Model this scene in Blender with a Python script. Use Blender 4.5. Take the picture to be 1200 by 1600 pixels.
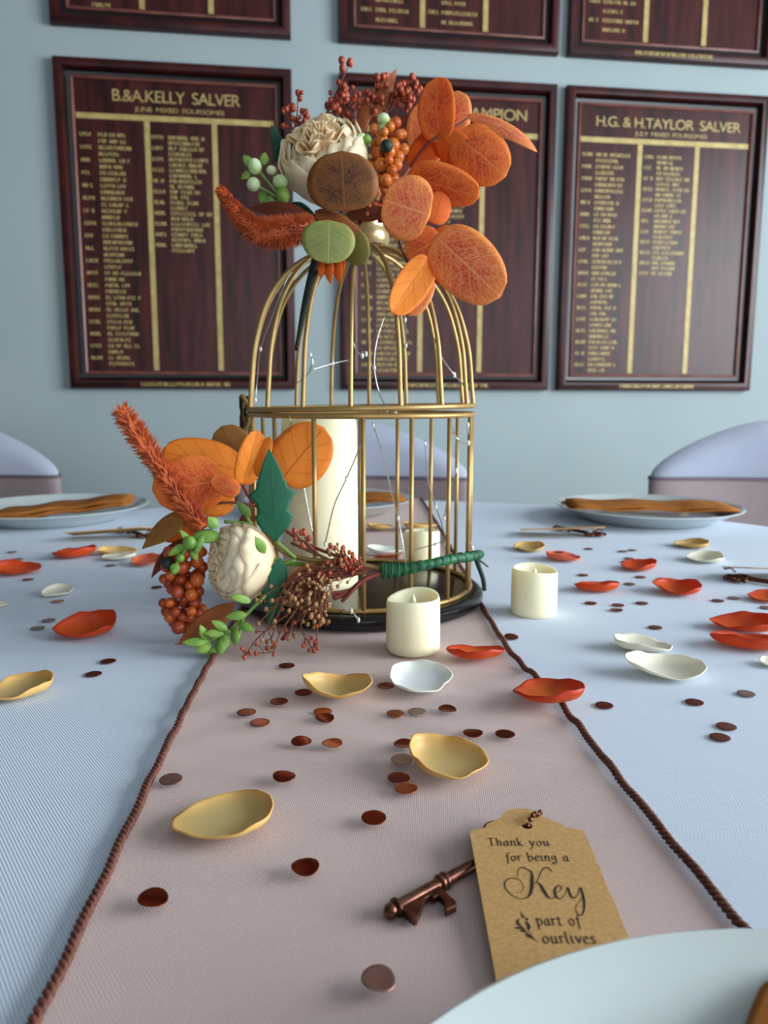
import bpy, math, random
from mathutils import Vector, Matrix
R = math.radians
PI = math.pi

# ---------------------------------------------------------------- clear
for o in list(bpy.data.objects):
    bpy.data.objects.remove(o, do_unlink=True)
scn = bpy.context.scene
COL = scn.collection

# ---------------------------------------------------------------- camera
FPX, PITCH, ROLL, CAMH = 1202.0, R(8.38), R(0.11), 0.175
FW = Vector((0, math.cos(PITCH), -math.sin(PITCH)))
_up0 = Vector((0, math.sin(PITCH), math.cos(PITCH)))
_rt0 = Vector((1, 0, 0))
RT = math.cos(ROLL) * _rt0 + math.sin(ROLL) * _up0
UP = -math.sin(ROLL) * _rt0 + math.cos(ROLL) * _up0
CAM = Vector((0, 0, CAMH))
cd = bpy.data.cameras.new('camera')
cam = bpy.data.objects.new('camera', cd)
COL.objects.link(cam)
cam.matrix_world = Matrix(((RT.x, UP.x, -FW.x, 0), (RT.y, UP.y, -FW.y, 0), (RT.z, UP.z, -FW.z, CAMH), (0, 0, 0, 1)))
cd.sensor_fit = 'HORIZONTAL'
cd.sensor_width = 36
cd.lens = 36 * FPX / 1200
cd.clip_start = 0.01
cd.dof.use_dof = True
cd.dof.focus_distance = 0.40
cd.dof.aperture_fstop = 18
scn.camera = cam

# ---------------------------------------------------------------- world, daylight, exposure
w = bpy.data.worlds.new('sky')
scn.world = w
w.use_nodes = True
w.node_tree.nodes['Background'].inputs[0].default_value = (0.62, 0.78, 1.0, 1)
w.node_tree.nodes['Background'].inputs[1].default_value = 1.0


def area(name, loc, target, sx, sy, power, color):
    l = bpy.data.lights.new(name, 'AREA')
    l.shape = 'RECTANGLE'
    l.size, l.size_y = sx, sy
    l.energy = power
    l.color = color
    o = bpy.data.objects.new(name, l)
    COL.objects.link(o)
    o.location = loc
    o.rotation_euler = (Vector(target) - Vector(loc)).to_track_quat('-Z', 'Y').to_euler()
    return o


# daylight entering through the two windows of the room
area('window_daylight_right', (2.83, 0.15, 0.78), (0, 0.15, 0.50), 2.4, 1.5, 150, (0.86, 0.95, 1.0))
area('window_daylight_rear', (1.35, -3.93, 0.70), (1.35, 0, 0.35), 2.4, 1.5, 52, (0.88, 0.96, 1.0))

scn.view_settings.view_transform = 'Standard'
scn.view_settings.look = 'None'
scn.view_settings.exposure = 0.27
scn.view_settings.gamma = 1.0
scn.view_settings.use_curve_mapping = False


# ================================================================ helpers
def ray(x, y):
    return FW + RT * ((x - 600) / FPX) - UP * ((y - 800) / FPX)


def gnd(x, y, z=0.0):
    d = ray(x, y)
    return CAM + d * ((z - CAMH) / d.z)


def at(x, y, Y):
    d = ray(x, y)
    return CAM + d * (Y / d.y)


def pxs(p):
    return FPX / ((Vector(p) - CAM).dot(FW))


def lin(c):
    return tuple(((v / 255) / 12.92 if v / 255 <= 0.04045 else ((v / 255 + 0.055) / 1.055) ** 2.4) for v in c) + (1.0,)


def catmull(pts, n=8, closed=False):
    pts = [Vector(p) for p in pts]
    if len(pts) < 3 and not closed:
        return [pts[0].lerp(pts[1], i / n) for i in range(n + 1)]
    out = []
    m = len(pts)
    rng = range(m) if closed else range(m - 1)
    for i in rng:
        if closed:
            a, b, c, d = pts[(i - 1) % m], pts[i], pts[(i + 1) % m], pts[(i + 2) % m]
        else:
            b, c = pts[i], pts[i + 1]
            a = pts[i - 1] if i > 0 else b * 2 - c
            d = pts[i + 2] if i + 2 < m else c * 2 - b
        for k in range(n):
            t = k / n
            out.append(0.5 * ((2 * b) + (c - a) * t + (2 * a - 5 * b + 4 * c - d) * t * t + (3 * b - a - 3 * c + d) * t ** 3))
    if not closed:
        out.append(pts[-1])
    return out


class MB:
    def __init__(self):
        self.v, self.f, self.uv = [], [], {}

    def add(self, vs, fs, uv=None):
        o = len(self.v)
        self.v += [Vector(p) for p in vs]
        self.f += [tuple(i + o for i in q) for q in fs]
        if uv:
            for i, q in enumerate(uv):
                self.uv[o + i] = q
        return self

    def tube(self, pts, rad, n=6, closed=False, cap=True):
        pts = [Vector(p) for p in pts]
        m = len(pts)
        if not hasattr(rad, '__len__'):
            rad = [rad] * m
        vs, fs = [], []
        ref = None
        for i, p in enumerate(pts):
            if closed:
                t = pts[(i + 1) % m] - pts[i - 1]
            else:
                t = pts[min(i + 1, m - 1)] - pts[max(i - 1, 0)]
            if t.length < 1e-9:
                t = Vector((0, 0, 1))
            t.normalize()
            if ref is None:
                ref = Vector((0, 0, 1)) if abs(t.z) < 0.9 else Vector((1, 0, 0))
            s = t.cross(ref)
            if s.length < 1e-6:
                s = t.orthogonal()
            s.normalize()
            u = s.cross(t)
            ref = u
            for k in range(n):
                a = 2 * PI * k / n
                vs.append(p + (s * math.cos(a) + u * math.sin(a)) * rad[i])
        for i in range(m if closed else m - 1):
            j = (i + 1) % m
            for k in range(n):
                fs.append((i * n + k, i * n + (k + 1) % n, j * n + (k + 1) % n, j * n + k))
        if cap and not closed:
            fs.append(tuple(range(n - 1, -1, -1)))
            fs.append(tuple(range((m - 1) * n, m * n)))
        return self.add(vs, fs)

    def lathe(self, prof, n=48, c=(0, 0, 0), closeprof=False):
        c = Vector(c)
        vs, fs = [], []
        m = len(prof)
        for r, z in prof:
            for k in range(n):
                a = 2 * PI * k / n
                vs.append(c + Vector((r * math.cos(a), r * math.sin(a), z)))
        for i in range(m if closeprof else m - 1):
            j = (i + 1) % m
            for k in range(n):
                fs.append((i * n + k, i * n + (k + 1) % n, j * n + (k + 1) % n, j * n + k))
        return self.add(vs, fs)

    def sphere(self, c, r, n=8, m=6, sc=(1, 1, 1), rot=None):
        c = Vector(c)
        vs, fs = [Vector((0, 0, 1))], []
        for i in range(1, m):
            for k in range(n):
                ph, a = PI * i / m, 2 * PI * k / n
                vs.append(Vector((math.sin(ph) * math.cos(a), math.sin(ph) * math.sin(a), math.cos(ph))))
        vs.append(Vector((0, 0, -1)))
        for k in range(n):
            fs.append((0, 1 + k, 1 + (k + 1) % n))
            fs.append((len(vs) - 1, 1 + (m - 2) * n + (k + 1) % n, 1 + (m - 2) * n + k))
        for i in range(m - 2):
            for k in range(n):
                fs.append((1 + i * n + k, 1 + (i + 1) * n + k, 1 + (i + 1) * n + (k + 1) % n, 1 + i * n + (k + 1) % n))
        out = []
        for p in vs:
            q = Vector((p.x * sc[0], p.y * sc[1], p.z * sc[2])) * r
            if rot:
                q = rot @ q
            out.append(c + q)
        return self.add(out, fs)

    def box(self, lo, hi):
        x0, y0, z0 = lo
        x1, y1, z1 = hi
        return self.add([(x0, y0, z0), (x1, y0, z0), (x1, y1, z0), (x0, y1, z0), (x0, y0, z1), (x1, y0, z1), (x1, y1, z1), (x0, y1, z1)],
                        [(0, 3, 2, 1), (4, 5, 6, 7), (0, 1, 5, 4), (1, 2, 6, 5), (2, 3, 7, 6), (3, 0, 4, 7)])

    def prism(self, poly, z0, z1):
        n = len(poly)
        vs = [(p[0], p[1], z0) for p in poly] + [(p[0], p[1], z1) for p in poly]
        fs = [tuple(range(n - 1, -1, -1)), tuple(range(n, 2 * n))] + [(i, (i + 1) % n, n + (i + 1) % n, n + i) for i in range(n)]
        return self.add(vs, fs)

    def build(self, name, mat, parent=None, origin=None, smooth=True, local=False, solid=0.0, bevel=0.0, sub=0, auto=None):
        if parent is not None:
            org = Vector((0, 0, 0)) if local else world_loc(parent)
        else:
            org = Vector(origin) if origin is not None else Vector((0, 0, 0))
        me = bpy.data.meshes.new(name)
        me.from_pydata([tuple(p - org) for p in self.v], [], self.f)
        if self.uv:
            ul = me.uv_layers.new(name='UVMap')
            for lp in me.loops:
                ul.data[lp.index].uv = self.uv.get(lp.vertex_index, (0, 0))
        me.materials.append(mat)
        me.update()
        ob = bpy.data.objects.new(name, me)
        COL.objects.link(ob)
        if parent is not None:
            ob.parent = parent
        else:
            ob.location = org
        if smooth:
            for p in me.polygons:
                p.use_smooth = True
            if auto is not None:
                try:
                    me.set_sharp_from_angle(angle=auto)
                except Exception:
                    pass
        if bevel:
            b = ob.modifiers.new('bevel', 'BEVEL')
            b.width = bevel
            b.segments = 2
            b.limit_method = 'ANGLE'
        if sub:
            s = ob.modifiers.new('sub', 'SUBSURF')
            s.levels = s.render_levels = sub
        if solid:
            s = ob.modifiers.new('solid', 'SOLIDIFY')
            s.thickness = solid
            s.offset = 0
        return ob


def world_loc(o):
    p = Vector(o.location)
    while o.parent is not None:
        o = o.parent
        p = p + Vector(o.location)
    return p


def tag(o, label=None, cat=None, group=None, kind=None):
    if label:
        o['label'] = label
    if cat:
        o['category'] = cat
    if group:
        o['group'] = group
    if kind:
        o['kind'] = kind
    return o


def thing(name, loc, label, cat, group=None, rotz=0.0):
    o = bpy.data.objects.new(name, None)
    COL.objects.link(o)
    o.empty_display_size = 0.02
    o.location = loc
    o.rotation_euler = (0, 0, rotz)
    return tag(o, label, cat, group)


def copy_tree(o, parent=None):
    c = o.copy()
    COL.objects.link(c)
    c.parent = parent
    for ch in list(o.children):
        copy_tree(ch, c)
    return c


# ---------------------------------------------------------------- materials
def newmat(name):
    m = bpy.data.materials.new(name)
    m.use_nodes = True
    nt = m.node_tree
    return m, nt, nt.nodes['Principled BSDF']


def node(nt, typ, **kw):
    n = nt.nodes.new(typ)
    for k, v in kw.items():
        setattr(n, k, v)
    return n


def mix(nt, fac, a, b, blend='MIX'):
    n = nt.nodes.new('ShaderNodeMix')
    n.data_type = 'RGBA'
    n.blend_type = blend
    for sock, val in ((n.inputs[0], fac), (n.inputs[6], a), (n.inputs[7], b)):
        if isinstance(val, bpy.types.NodeSocket):
            nt.links.new(val, sock)
        else:
            sock.default_value = val
    return n.outputs[2]


def math_n(nt, op, a, b=None, c=None, clamp=False):
    n = nt.nodes.new('ShaderNodeMath')
    n.operation = op
    n.use_clamp = clamp
    for i, val in enumerate((a, b, c)):
        if val is None:
            continue
        if isinstance(val, bpy.types.NodeSocket):
            nt.links.new(val, n.inputs[i])
        else:
            n.inputs[i].default_value = val
    return n.outputs[0]


def ramp(nt, fac, stops):
    n = nt.nodes.new('ShaderNodeValToRGB')
    cr = n.color_ramp
    while len(cr.elements) < len(stops):
        cr.elements.new(0.5)
    for e, (p, c) in zip(cr.elements, stops):
        e.position = p
        e.color = c
    nt.links.new(fac, n.inputs[0])
    return n.outputs[0]


def simple(name, c1, c2=None, rough=0.5, metal=0.0, scale=40.0, stretch=(1, 1, 1), bump=0.0, bscale=None, sss=0.0, coat=0.0, spec=0.5, sheen=0.0, trans=0.0):
    """principled material with two-tone procedural noise and optional fine relief"""
    m, nt, b = newmat(name)
    tc = node(nt, 'ShaderNodeTexCoord')
    mp = node(nt, 'ShaderNodeMapping')
    mp.inputs['Scale'].default_value = stretch
    nt.links.new(tc.outputs['Object'], mp.inputs[0])
    nz = node(nt, 'ShaderNodeTexNoise')
    nz.inputs['Scale'].default_value = scale
    nz.inputs['Detail'].default_value = 4
    nt.links.new(mp.outputs[0], nz.inputs[0])
    c2 = c2 or tuple(v * 0.9 for v in c1)
    col = ramp(nt, nz.outputs[0], [(0.32, lin(c1)), (0.68, lin(c2))])
    nt.links.new(col, b.inputs['Base Color'])
    b.inputs['Roughness'].default_value = rough
    b.inputs['Metallic'].default_value = metal
    b.inputs['Specular IOR Level'].default_value = spec
    if coat:
        b.inputs['Coat Weight'].default_value = coat
        b.inputs['Coat Roughness'].default_value = 0.08
    if sheen:
        b.inputs['Sheen Weight'].default_value = sheen
    if sss:
        b.inputs['Subsurface Weight'].default_value = sss
        b.inputs['Subsurface Radius'].default_value = (0.012, 0.009, 0.005)
        b.inputs['Subsurface Scale'].default_value = 1.0
    if bump:
        nb = node(nt, 'ShaderNodeTexNoise')
        nb.inputs['Scale'].default_value = bscale or scale * 6
        nt.links.new(mp.outputs[0], nb.inputs[0])
        bp = node(nt, 'ShaderNodeBump')
        bp.inputs['Strength'].default_value = bump
        bp.inputs['Distance'].default_value = 0.001
        nt.links.new(nb.outputs[0], bp.inputs['Height'])
        nt.links.new(bp.outputs[0], b.inputs['Normal'])
    if trans:
        out = [n for n in nt.nodes if n.type == 'OUTPUT_MATERIAL'][0]
        tr = node(nt, 'ShaderNodeBsdfTranslucent')
        nt.links.new(col, tr.inputs[0])
        ms = node(nt, 'ShaderNodeMixShader')
        ms.inputs[0].default_value = trans
        nt.links.new(b.outputs[0], ms.inputs[1])
        nt.links.new(tr.outputs[0], ms.inputs[2])
        nt.links.new(ms.outputs[0], out.inputs[0])
    return m


def weave(name, c1, c2, period, angle, alpha=1.0, rough=0.8, strength=0.25, cross=False, vary=0.06):
    """woven cloth: fine diagonal or crossed thread lines, soft tone variation"""
    m, nt, b = newmat(name)
    tc = node(nt, 'ShaderNodeTexCoord')

    def wave(ang, per):
        mp = node(nt, 'ShaderNodeMapping')
        mp.inputs['Rotation'].default_value = (0, 0, ang)
        nt.links.new(tc.outputs['Object'], mp.inputs[0])
        wv = node(nt, 'ShaderNodeTexWave')
        wv.bands_direction = 'X'
        wv.inputs['Scale'].default_value = 2 * PI / 20 / per
        wv.inputs['Distortion'].default_value = 0.6
        wv.inputs['Detail'].default_value = 1.0
        wv.inputs['Detail Scale'].default_value = 2.0
        nt.links.new(mp.outputs[0], wv.inputs[0])
        return wv.outputs['Fac']
    h = wave(angle, period)
    if cross:
        h = math_n(nt, 'MULTIPLY', h, wave(angle + PI / 2, period))
    nz = node(nt, 'ShaderNodeTexNoise')
    nz.inputs['Scale'].default_value = 9
    nz.inputs['Detail'].default_value = 3
    nt.links.new(tc.outputs['Object'], nz.inputs[0])
    fac = math_n(nt, 'MULTIPLY_ADD', nz.outputs[0], vary * 4, math_n(nt, 'MULTIPLY', h, 0.85))
    col = mix(nt, fac, lin(c2), lin(c1))
    nt.links.new(col, b.inputs['Base Color'])
    b.inputs['Roughness'].default_value = rough
    b.inputs['Specular IOR Level'].default_value = 0.25
    b.inputs['Sheen Weight'].default_value = 0.15
    b.inputs['Alpha'].default_value = alpha
    bp = node(nt, 'ShaderNodeBump')
    bp.inputs['Strength'].default_value = strength
    bp.inputs['Distance'].default_value = 0.0004
    nt.links.new(h, bp.inputs['Height'])
    nt.links.new(bp.outputs[0], b.inputs['Normal'])
    return m


def leafmat(name, c_in, c_edge, c_vein, net=1.0, trans=0.25, nveins=7.0, main=0.9, spots=0.0):
    """leaf: midrib, side veins and a fine net of veins drawn on the leaf's own UV (u along, v across)"""
    m, nt, b = newmat(name)
    uv = node(nt, 'ShaderNodeUVMap')
    sp = node(nt, 'ShaderNodeSeparateXYZ')
    nt.links.new(uv.outputs[0], sp.inputs[0])
    u, v = sp.outputs[0], sp.outputs[1]
    av = math_n(nt, 'ABSOLUTE', math_n(nt, 'SUBTRACT', math_n(nt, 'MULTIPLY', v, 2.0), 1.0))
    rib = math_n(nt, 'SUBTRACT', 1.0, math_n(nt, 'MULTIPLY', av, 24.0), clamp=True)
    s = math_n(nt, 'FRACT', math_n(nt, 'SUBTRACT', math_n(nt, 'MULTIPLY', u, nveins), math_n(nt, 'MULTIPLY', math_n(nt, 'POWER', av, 0.8), nveins * 0.33)))
    d = math_n(nt, 'ABSOLUTE', math_n(nt, 'SUBTRACT', s, 0.5))
    side = math_n(nt, 'MULTIPLY', math_n(nt, 'SUBTRACT', 1.0, math_n(nt, 'MULTIPLY', d, 11.0), clamp=True), 0.75)
    vo = node(nt, 'ShaderNodeTexVoronoi')
    vo.feature = 'DISTANCE_TO_EDGE'
    vo.inputs['Scale'].default_value = 17
    nt.links.new(uv.outputs[0], vo.inputs['Vector'])
    fine = math_n(nt, 'MULTIPLY', math_n(nt, 'SUBTRACT', 1.0, math_n(nt, 'MULTIPLY', vo.outputs['Distance'], 10.0), clamp=True), 0.7 * net)
    veins = math_n(nt, 'MAXIMUM', math_n(nt, 'MAXIMUM', rib, math_n(nt, 'MULTIPLY', side, main)), fine)
    nz = node(nt, 'ShaderNodeTexNoise')
    nz.inputs['Scale'].default_value = 4.0
    nz.inputs['Detail'].default_value = 5
    nt.links.new(uv.outputs[0], nz.inputs[0])
    uu = math_n(nt, 'ABSOLUTE', math_n(nt, 'SUBTRACT', math_n(nt, 'MULTIPLY', u, 2.0), 1.0))
    edge = math_n(nt, 'MAXIMUM', math_n(nt, 'POWER', av, 2.5), math_n(nt, 'POWER', uu, 3.0))
    ef = math_n(nt, 'ADD', math_n(nt, 'MULTIPLY', edge, 0.75), math_n(nt, 'SUBTRACT', math_n(nt, 'MULTIPLY', nz.outputs[0], 1.3), 0.55), clamp=True)
    col = mix(nt, ef, lin(c_in), lin(c_edge))
    col = mix(nt, math_n(nt, 'MULTIPLY', veins, 0.75), col, lin(c_vein))
    nt.links.new(col, b.inputs['Base Color'])
    b.inputs['Roughness'].default_value = 0.62
    b.inputs['Specular IOR Level'].default_value = 0.3
    bp = node(nt, 'ShaderNodeBump')
    bp.inputs['Strength'].default_value = 0.25
    bp.inputs['Distance'].default_value = 0.0006
    nt.links.new(veins, bp.inputs['Height'])
    nt.links.new(bp.outputs[0], b.inputs['Normal'])
    out = [n for n in nt.nodes if n.type == 'OUTPUT_MATERIAL'][0]
    tr = node(nt, 'ShaderNodeBsdfTranslucent')
    nt.links.new(col, tr.inputs[0])
    ms = node(nt, 'ShaderNodeMixShader')
    ms.inputs[0].default_value = trans
    nt.links.new(b.outputs[0], ms.inputs[1])
    nt.links.new(tr.outputs[0], ms.inputs[2])
    nt.links.new(ms.outputs[0], out.inputs[0])
    return m


def petalmat(name, c_mid, c_rim, rough=0.42, trans=0.2, pw=3.0):
    """satin petal: u of the UV runs from the middle to the heat-sealed rim"""
    m, nt, b = newmat(name)
    uv = node(nt, 'ShaderNodeUVMap')
    sp = node(nt, 'ShaderNodeSeparateXYZ')
    nt.links.new(uv.outputs[0], sp.inputs[0])
    tc = node(nt, 'ShaderNodeTexCoord')
    nz = node(nt, 'ShaderNodeTexNoise')
    nz.inputs['Scale'].default_value = 90
    nt.links.new(tc.outputs['Object'], nz.inputs[0])
    fac = math_n(nt, 'ADD', math_n(nt, 'POWER', sp.outputs[0], pw), math_n(nt, 'MULTIPLY', math_n(nt, 'SUBTRACT', nz.outputs[0], 0.5), 0.35), clamp=True)
    col = mix(nt, fac, lin(c_mid), lin(c_rim))
    nt.links.new(col, b.inputs['Base Color'])
    b.inputs['Roughness'].default_value = rough
    b.inputs['Sheen Weight'].default_value = 0.04
    b.inputs['Specular IOR Level'].default_value = 0.35
    wv = node(nt, 'ShaderNodeTexWave')
    wv.inputs['Scale'].default_value = 900
    nt.links.new(tc.outputs['Object'], wv.inputs[0])
    bp = node(nt, 'ShaderNodeBump')
    bp.inputs['Strength'].default_value = 0.08
    bp.inputs['Distance'].default_value = 0.0003
    nt.links.new(wv.outputs['Fac'], bp.inputs['Height'])
    nt.links.new(bp.outputs[0], b.inputs['Normal'])
    out = [n for n in nt.nodes if n.type == 'OUTPUT_MATERIAL'][0]
    tr = node(nt, 'ShaderNodeBsdfTranslucent')
    nt.links.new(col, tr.inputs[0])
    ms = node(nt, 'ShaderNodeMixShader')
    ms.inputs[0].default_value = trans
    nt.links.new(b.outputs[0], ms.inputs[1])
    nt.links.new(tr.outputs[0], ms.inputs[2])
    nt.links.new(ms.outputs[0], out.inputs[0])
    return m


MW = simple('wall_paint', (159, 170, 171), (154, 166, 168), rough=0.85, scale=3, bump=0.05, bscale=300)
MCEIL = simple('ceiling_paint', (176, 180, 182), rough=0.9, scale=3)
MFLOOR = simple('carpet', (92, 84, 82), (70, 64, 66), rough=0.95, scale=120, bump=0.4)
MTRIM = simple('white_trim_paint', (228, 230, 230), rough=0.5, scale=6)
MGLASS, _nt, _b = newmat('window_glass')
_b.inputs['Transmission Weight'].default_value = 1.0
_b.inputs['Roughness'].default_value = 0.02
_nz = node(_nt, 'ShaderNodeTexNoise')
_nz.inputs['Scale'].default_value = 2
_nt.links.new(ramp(_nt, _nz.outputs[0], [(0, (0.93, 0.97, 0.98, 1)), (1, (0.97, 0.99, 1, 1))]), _b.inputs['Base Color'])
MCLOTH = weave('white_table_linen', (212, 222, 236), (180, 190, 207), 0.0012, R(-37), rough=0.85, strength=0.35)
MRUN = weave('mauve_organza', (250, 214, 198), (216, 172, 154), 0.0009, R(4), alpha=0.56, rough=0.55, strength=0.3, cross=True, vary=0.1)
MHEM = simple('brown_hem_thread', (120, 66, 48), (84, 40, 28), rough=0.6, scale=400, bump=0.3)
MGOLD = simple('antique_gold_metal', (182, 148, 92), (158, 126, 74), rough=0.42, metal=0.5, scale=60)
MGOLDDARK = simple('dark_aged_brass', (74, 56, 30), (48, 36, 20), rough=0.4, metal=0.8, scale=150)
MCREAMGOLD = simple('pale_gold_paint', (196, 176, 130), (172, 150, 104), rough=0.3, metal=0.55, scale=60)
MBLACK = simple('black_lacquer', (12, 12, 13), (18, 18, 19), rough=0.16, scale=30, spec=0.5)
MWAX = simple('ivory_wax', (252, 240, 204), (246, 233, 194), rough=0.42, scale=25, sss=0.35)
MWICK = simple('cream_plastic_flame', (238, 226, 190), rough=0.5)
MCHINA = simple('white_glazed_china', (192, 199, 197), (187, 195, 193), rough=0.12, scale=8, coat=0.3)
MNAP = simple('bronze_satin_napkin', (172, 108, 50), (142, 84, 36), rough=0.85, scale=30, spec=0.1)
MSPANDEX = simple('pale_lavender_stretch_cover', (164, 168, 184), (156, 160, 178), rough=0.75, scale=10, sheen=0.2)
MSASH = simple('mauve_chair_sash', (146, 127, 126), (134, 116, 117), rough=0.6, scale=14, sheen=0.2)
MSASHLINE = simple('dark_sash_hem', (104, 88, 100), rough=0.7)
MKRAFT = simple('kraft_card', (204, 160, 100), (184, 140, 82), rough=0.9, scale=700, bump=0.1)
MINK = simple('brown_print_ink', (42, 24, 18), rough=0.8)
MCOPPER = simple('antique_copper', (124, 78, 60), (72, 44, 36), rough=0.33, metal=0.85, scale=200)
MWOOD_FRAME = simple('mahogany_moulding', (70, 23, 21), (40, 11, 11), rough=0.34, scale=12, spec=0.32)
MCOVE = simple('cove_painted_shade', (20, 8, 9), (12, 5, 6), rough=0.35, scale=12)  # near-black colour carries the shade and dark reflection in the frame recess
MSLIP = simple('slip_painted_highlight', (128, 74, 62), (98, 50, 44), rough=0.35, scale=20)  # paler red carries the pinkish highlight of the inner bevel in its colour
MPANEL = simple('mahogany_panel', (76, 29, 26), (38, 12, 12), rough=0.34, scale=5, stretch=(9, 9, 0.9), spec=0.28)
MGILT = simple('gilt_lettering', (188, 164, 104), (164, 140, 82), rough=0.5, metal=0.1, scale=60)
MWIRE = simple('silver_wire', (206, 204, 196), (176, 172, 160), rough=0.25, metal=0.9, scale=300)
MLED = simple('clear_resin_led', (238, 236, 224), rough=0.15, scale=30)
MTAPE = simple('green_floral_tape', (28, 104, 62), (14, 70, 42), rough=0.6, scale=120, bump=0.5, bscale=500)
MTAPEDARK = simple('dark_green_stem', (16, 44, 30), (10, 28, 20), rough=0.6, scale=90)
MTWIG = simple('brown_twig', (134, 76, 48), (96, 50, 36), rough=0.7, scale=200, bump=0.3)
MOLIVESTEM = simple('olive_stem', (128, 104, 56), (104, 82, 44), rough=0.6, scale=100)
MSTEMRED = simple('maroon_stem', (128, 52, 36), (90, 34, 28), rough=0.6, scale=100)
MGREENSTEM = simple('fresh_green_stem', (132, 164, 68), (98, 138, 52), rough=0.5, scale=100)
MGREENLEAF = simple('fresh_green_bud', (150, 184, 78), (98, 142, 54), rough=0.5, scale=90, trans=0.2)
MPALEBUD = simple('white_green_bud', (222, 232, 190), (158, 202, 108), rough=0.55, scale=140)
MROSE = petalmat('cream_silk', (255, 230, 186), (255, 241, 212), rough=0.6, trans=0.4, pw=1.0)
MROSEIN = petalmat('peach_cream_silk', (255, 212, 136), (255, 234, 194), rough=0.6, trans=0.4, pw=1.0)
MBERRY = simple('orange_brown_berry', (216, 108, 38), (170, 68, 26), rough=0.3, scale=120, spec=0.5)
MBERRYL = simple('amber_berry', (214, 126, 48), (188, 92, 34), rough=0.3, scale=120)
MBERRYD = simple('rust_berry', (182, 72, 30), (136, 46, 20), rough=0.35, scale=120)
MBUDRUST = simple('rust_bud', (176, 72, 36), (134, 48, 26), rough=0.45, scale=200)
MBUDBROWN = simple('brown_seed', (176, 120, 78), (130, 104, 56), rough=0.5, scale=300)
MAMAR = simple('rust_amaranth', (210, 100, 46), (152, 60, 24), rough=0.7, scale=160)
L_OR = leafmat('orange_leaf_veined', (222, 92, 60), (255, 166, 76), (255, 206, 146), trans=0.36)
L_OR2 = leafmat('deep_orange_leaf_veined', (214, 76, 36), (255, 146, 54), (255, 172, 100), trans=0.36)
L_BACK = leafmat('orange_leaf_underside', (246, 148, 50), (240, 132, 42), (172, 66, 36), net=0.0, main=0.55, nveins=4.0)
L_BACK2 = leafmat('burnt_orange_leaf_underside', (230, 110, 36), (222, 98, 30), (150, 54, 30), net=0.0, main=0.4, nveins=4.0)
L_OCHRE = leafmat('ochre_leaf', (150, 100, 46), (172, 118, 52), (110, 62, 36), net=0.1, main=0.5, nveins=4.0)
L_BROWN = leafmat('olive_brown_leaf', (66, 30, 12), (146, 88, 34), (138, 88, 42), trans=0.15)
L_RUST = leafmat('rust_brown_leaf', (150, 80, 40), (172, 102, 56), (108, 52, 28), net=0.1, main=0.3, nveins=3.0, trans=0.15)
L_MAROON = leafmat('maroon_brown_leaf', (96, 38, 18), (120, 54, 26), (70, 28, 16), net=0.2, main=0.4, trans=0.1)
L_SAGE = leafmat('sage_green_leaf', (122, 132, 70), (160, 154, 82), (172, 178, 118), net=0.5)
L_OLIVE = leafmat('olive_leaf', (122, 118, 52), (146, 128, 60), (150, 140, 80), net=0.4)
L_GREEN = leafmat('dark_green_leaf', (22, 84, 58), (30, 96, 66), (14, 60, 42), net=0.0, main=0.7, nveins=5.0, trans=0.12)
L_DGREEN = leafmat('deep_green_leaf', (16, 58, 40), (24, 70, 48), (10, 40, 28), net=0.0, main=0.6, trans=0.1)
P_OR = petalmat('orange_satin_petal', (244, 122, 44), (200, 50, 18), trans=.3)
P_RED = petalmat('red_orange_satin_petal', (240, 106, 38), (210, 64, 22), trans=.3)
P_SAL = petalmat('salmon_satin_petal', (240, 130, 96), (226, 104, 72))
P_GOLD = petalmat('champagne_satin_petal', (216, 190, 128), (226, 176, 100))
P_IV = petalmat('ivory_satin_petal', (240, 236, 216), (246, 240, 218))
P_WH = petalmat('white_satin_petal', (240, 242, 244), (240, 240, 226))
C_COP = simple('copper_foil', (150, 58, 34), (112, 38, 24), rough=0.22, metal=0.95, scale=30)
C_ORG = simple('bright_copper_foil', (196, 112, 72), (168, 84, 50), rough=0.25, metal=0.9, scale=30)
C_PALE = simple('dull_copper_foil', (150, 110, 100), (128, 92, 84), rough=0.35, metal=0.7, scale=60)
C_GLIT = simple('copper_glitter_foil', (196, 160, 140), (120, 84, 70), rough=0.35, metal=0.8, scale=3500, bump=0.6, bscale=4000)

# ================================================================ SETTING
D, YAW = 2.30, R(7.507)
WDIR = Vector((math.cos(YAW), math.sin(YAW), 0))
WNRM = Vector((math.sin(YAW), -math.cos(YAW), 0))       # out of the wall into the room
W0 = Vector((0, D, 0))
ZF, ZC = -0.75, 2.15
XL, XR, YB = -6.0, 2.9, -4.0


def wall_y(x):
    return D + x * math.tan(YAW)


def quad_slab(name, a, b, thick, z0, z1, mat):
    """vertical wall from a to b (xy), thickness to the outside (left of a->b is inside)"""
    a, b = Vector((a[0], a[1], 0)), Vector((b[0], b[1], 0))
    t = (b - a).normalized()
    n = Vector((t.y, -t.x, 0)) * thick
    p = [a, b, b + n, a + n]
    m = MB()
    m.add([(q.x, q.y, z) for z in (z0, z1) for q in p], [(0, 3, 2, 1), (4, 5, 6, 7), (0, 1, 5, 4), (1, 2, 6, 5), (2, 3, 7, 6), (3, 0, 4, 7)])
    return tag(m.build(name, mat, smooth=False, origin=(a.x, a.y, z0)), kind='structure')


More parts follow.
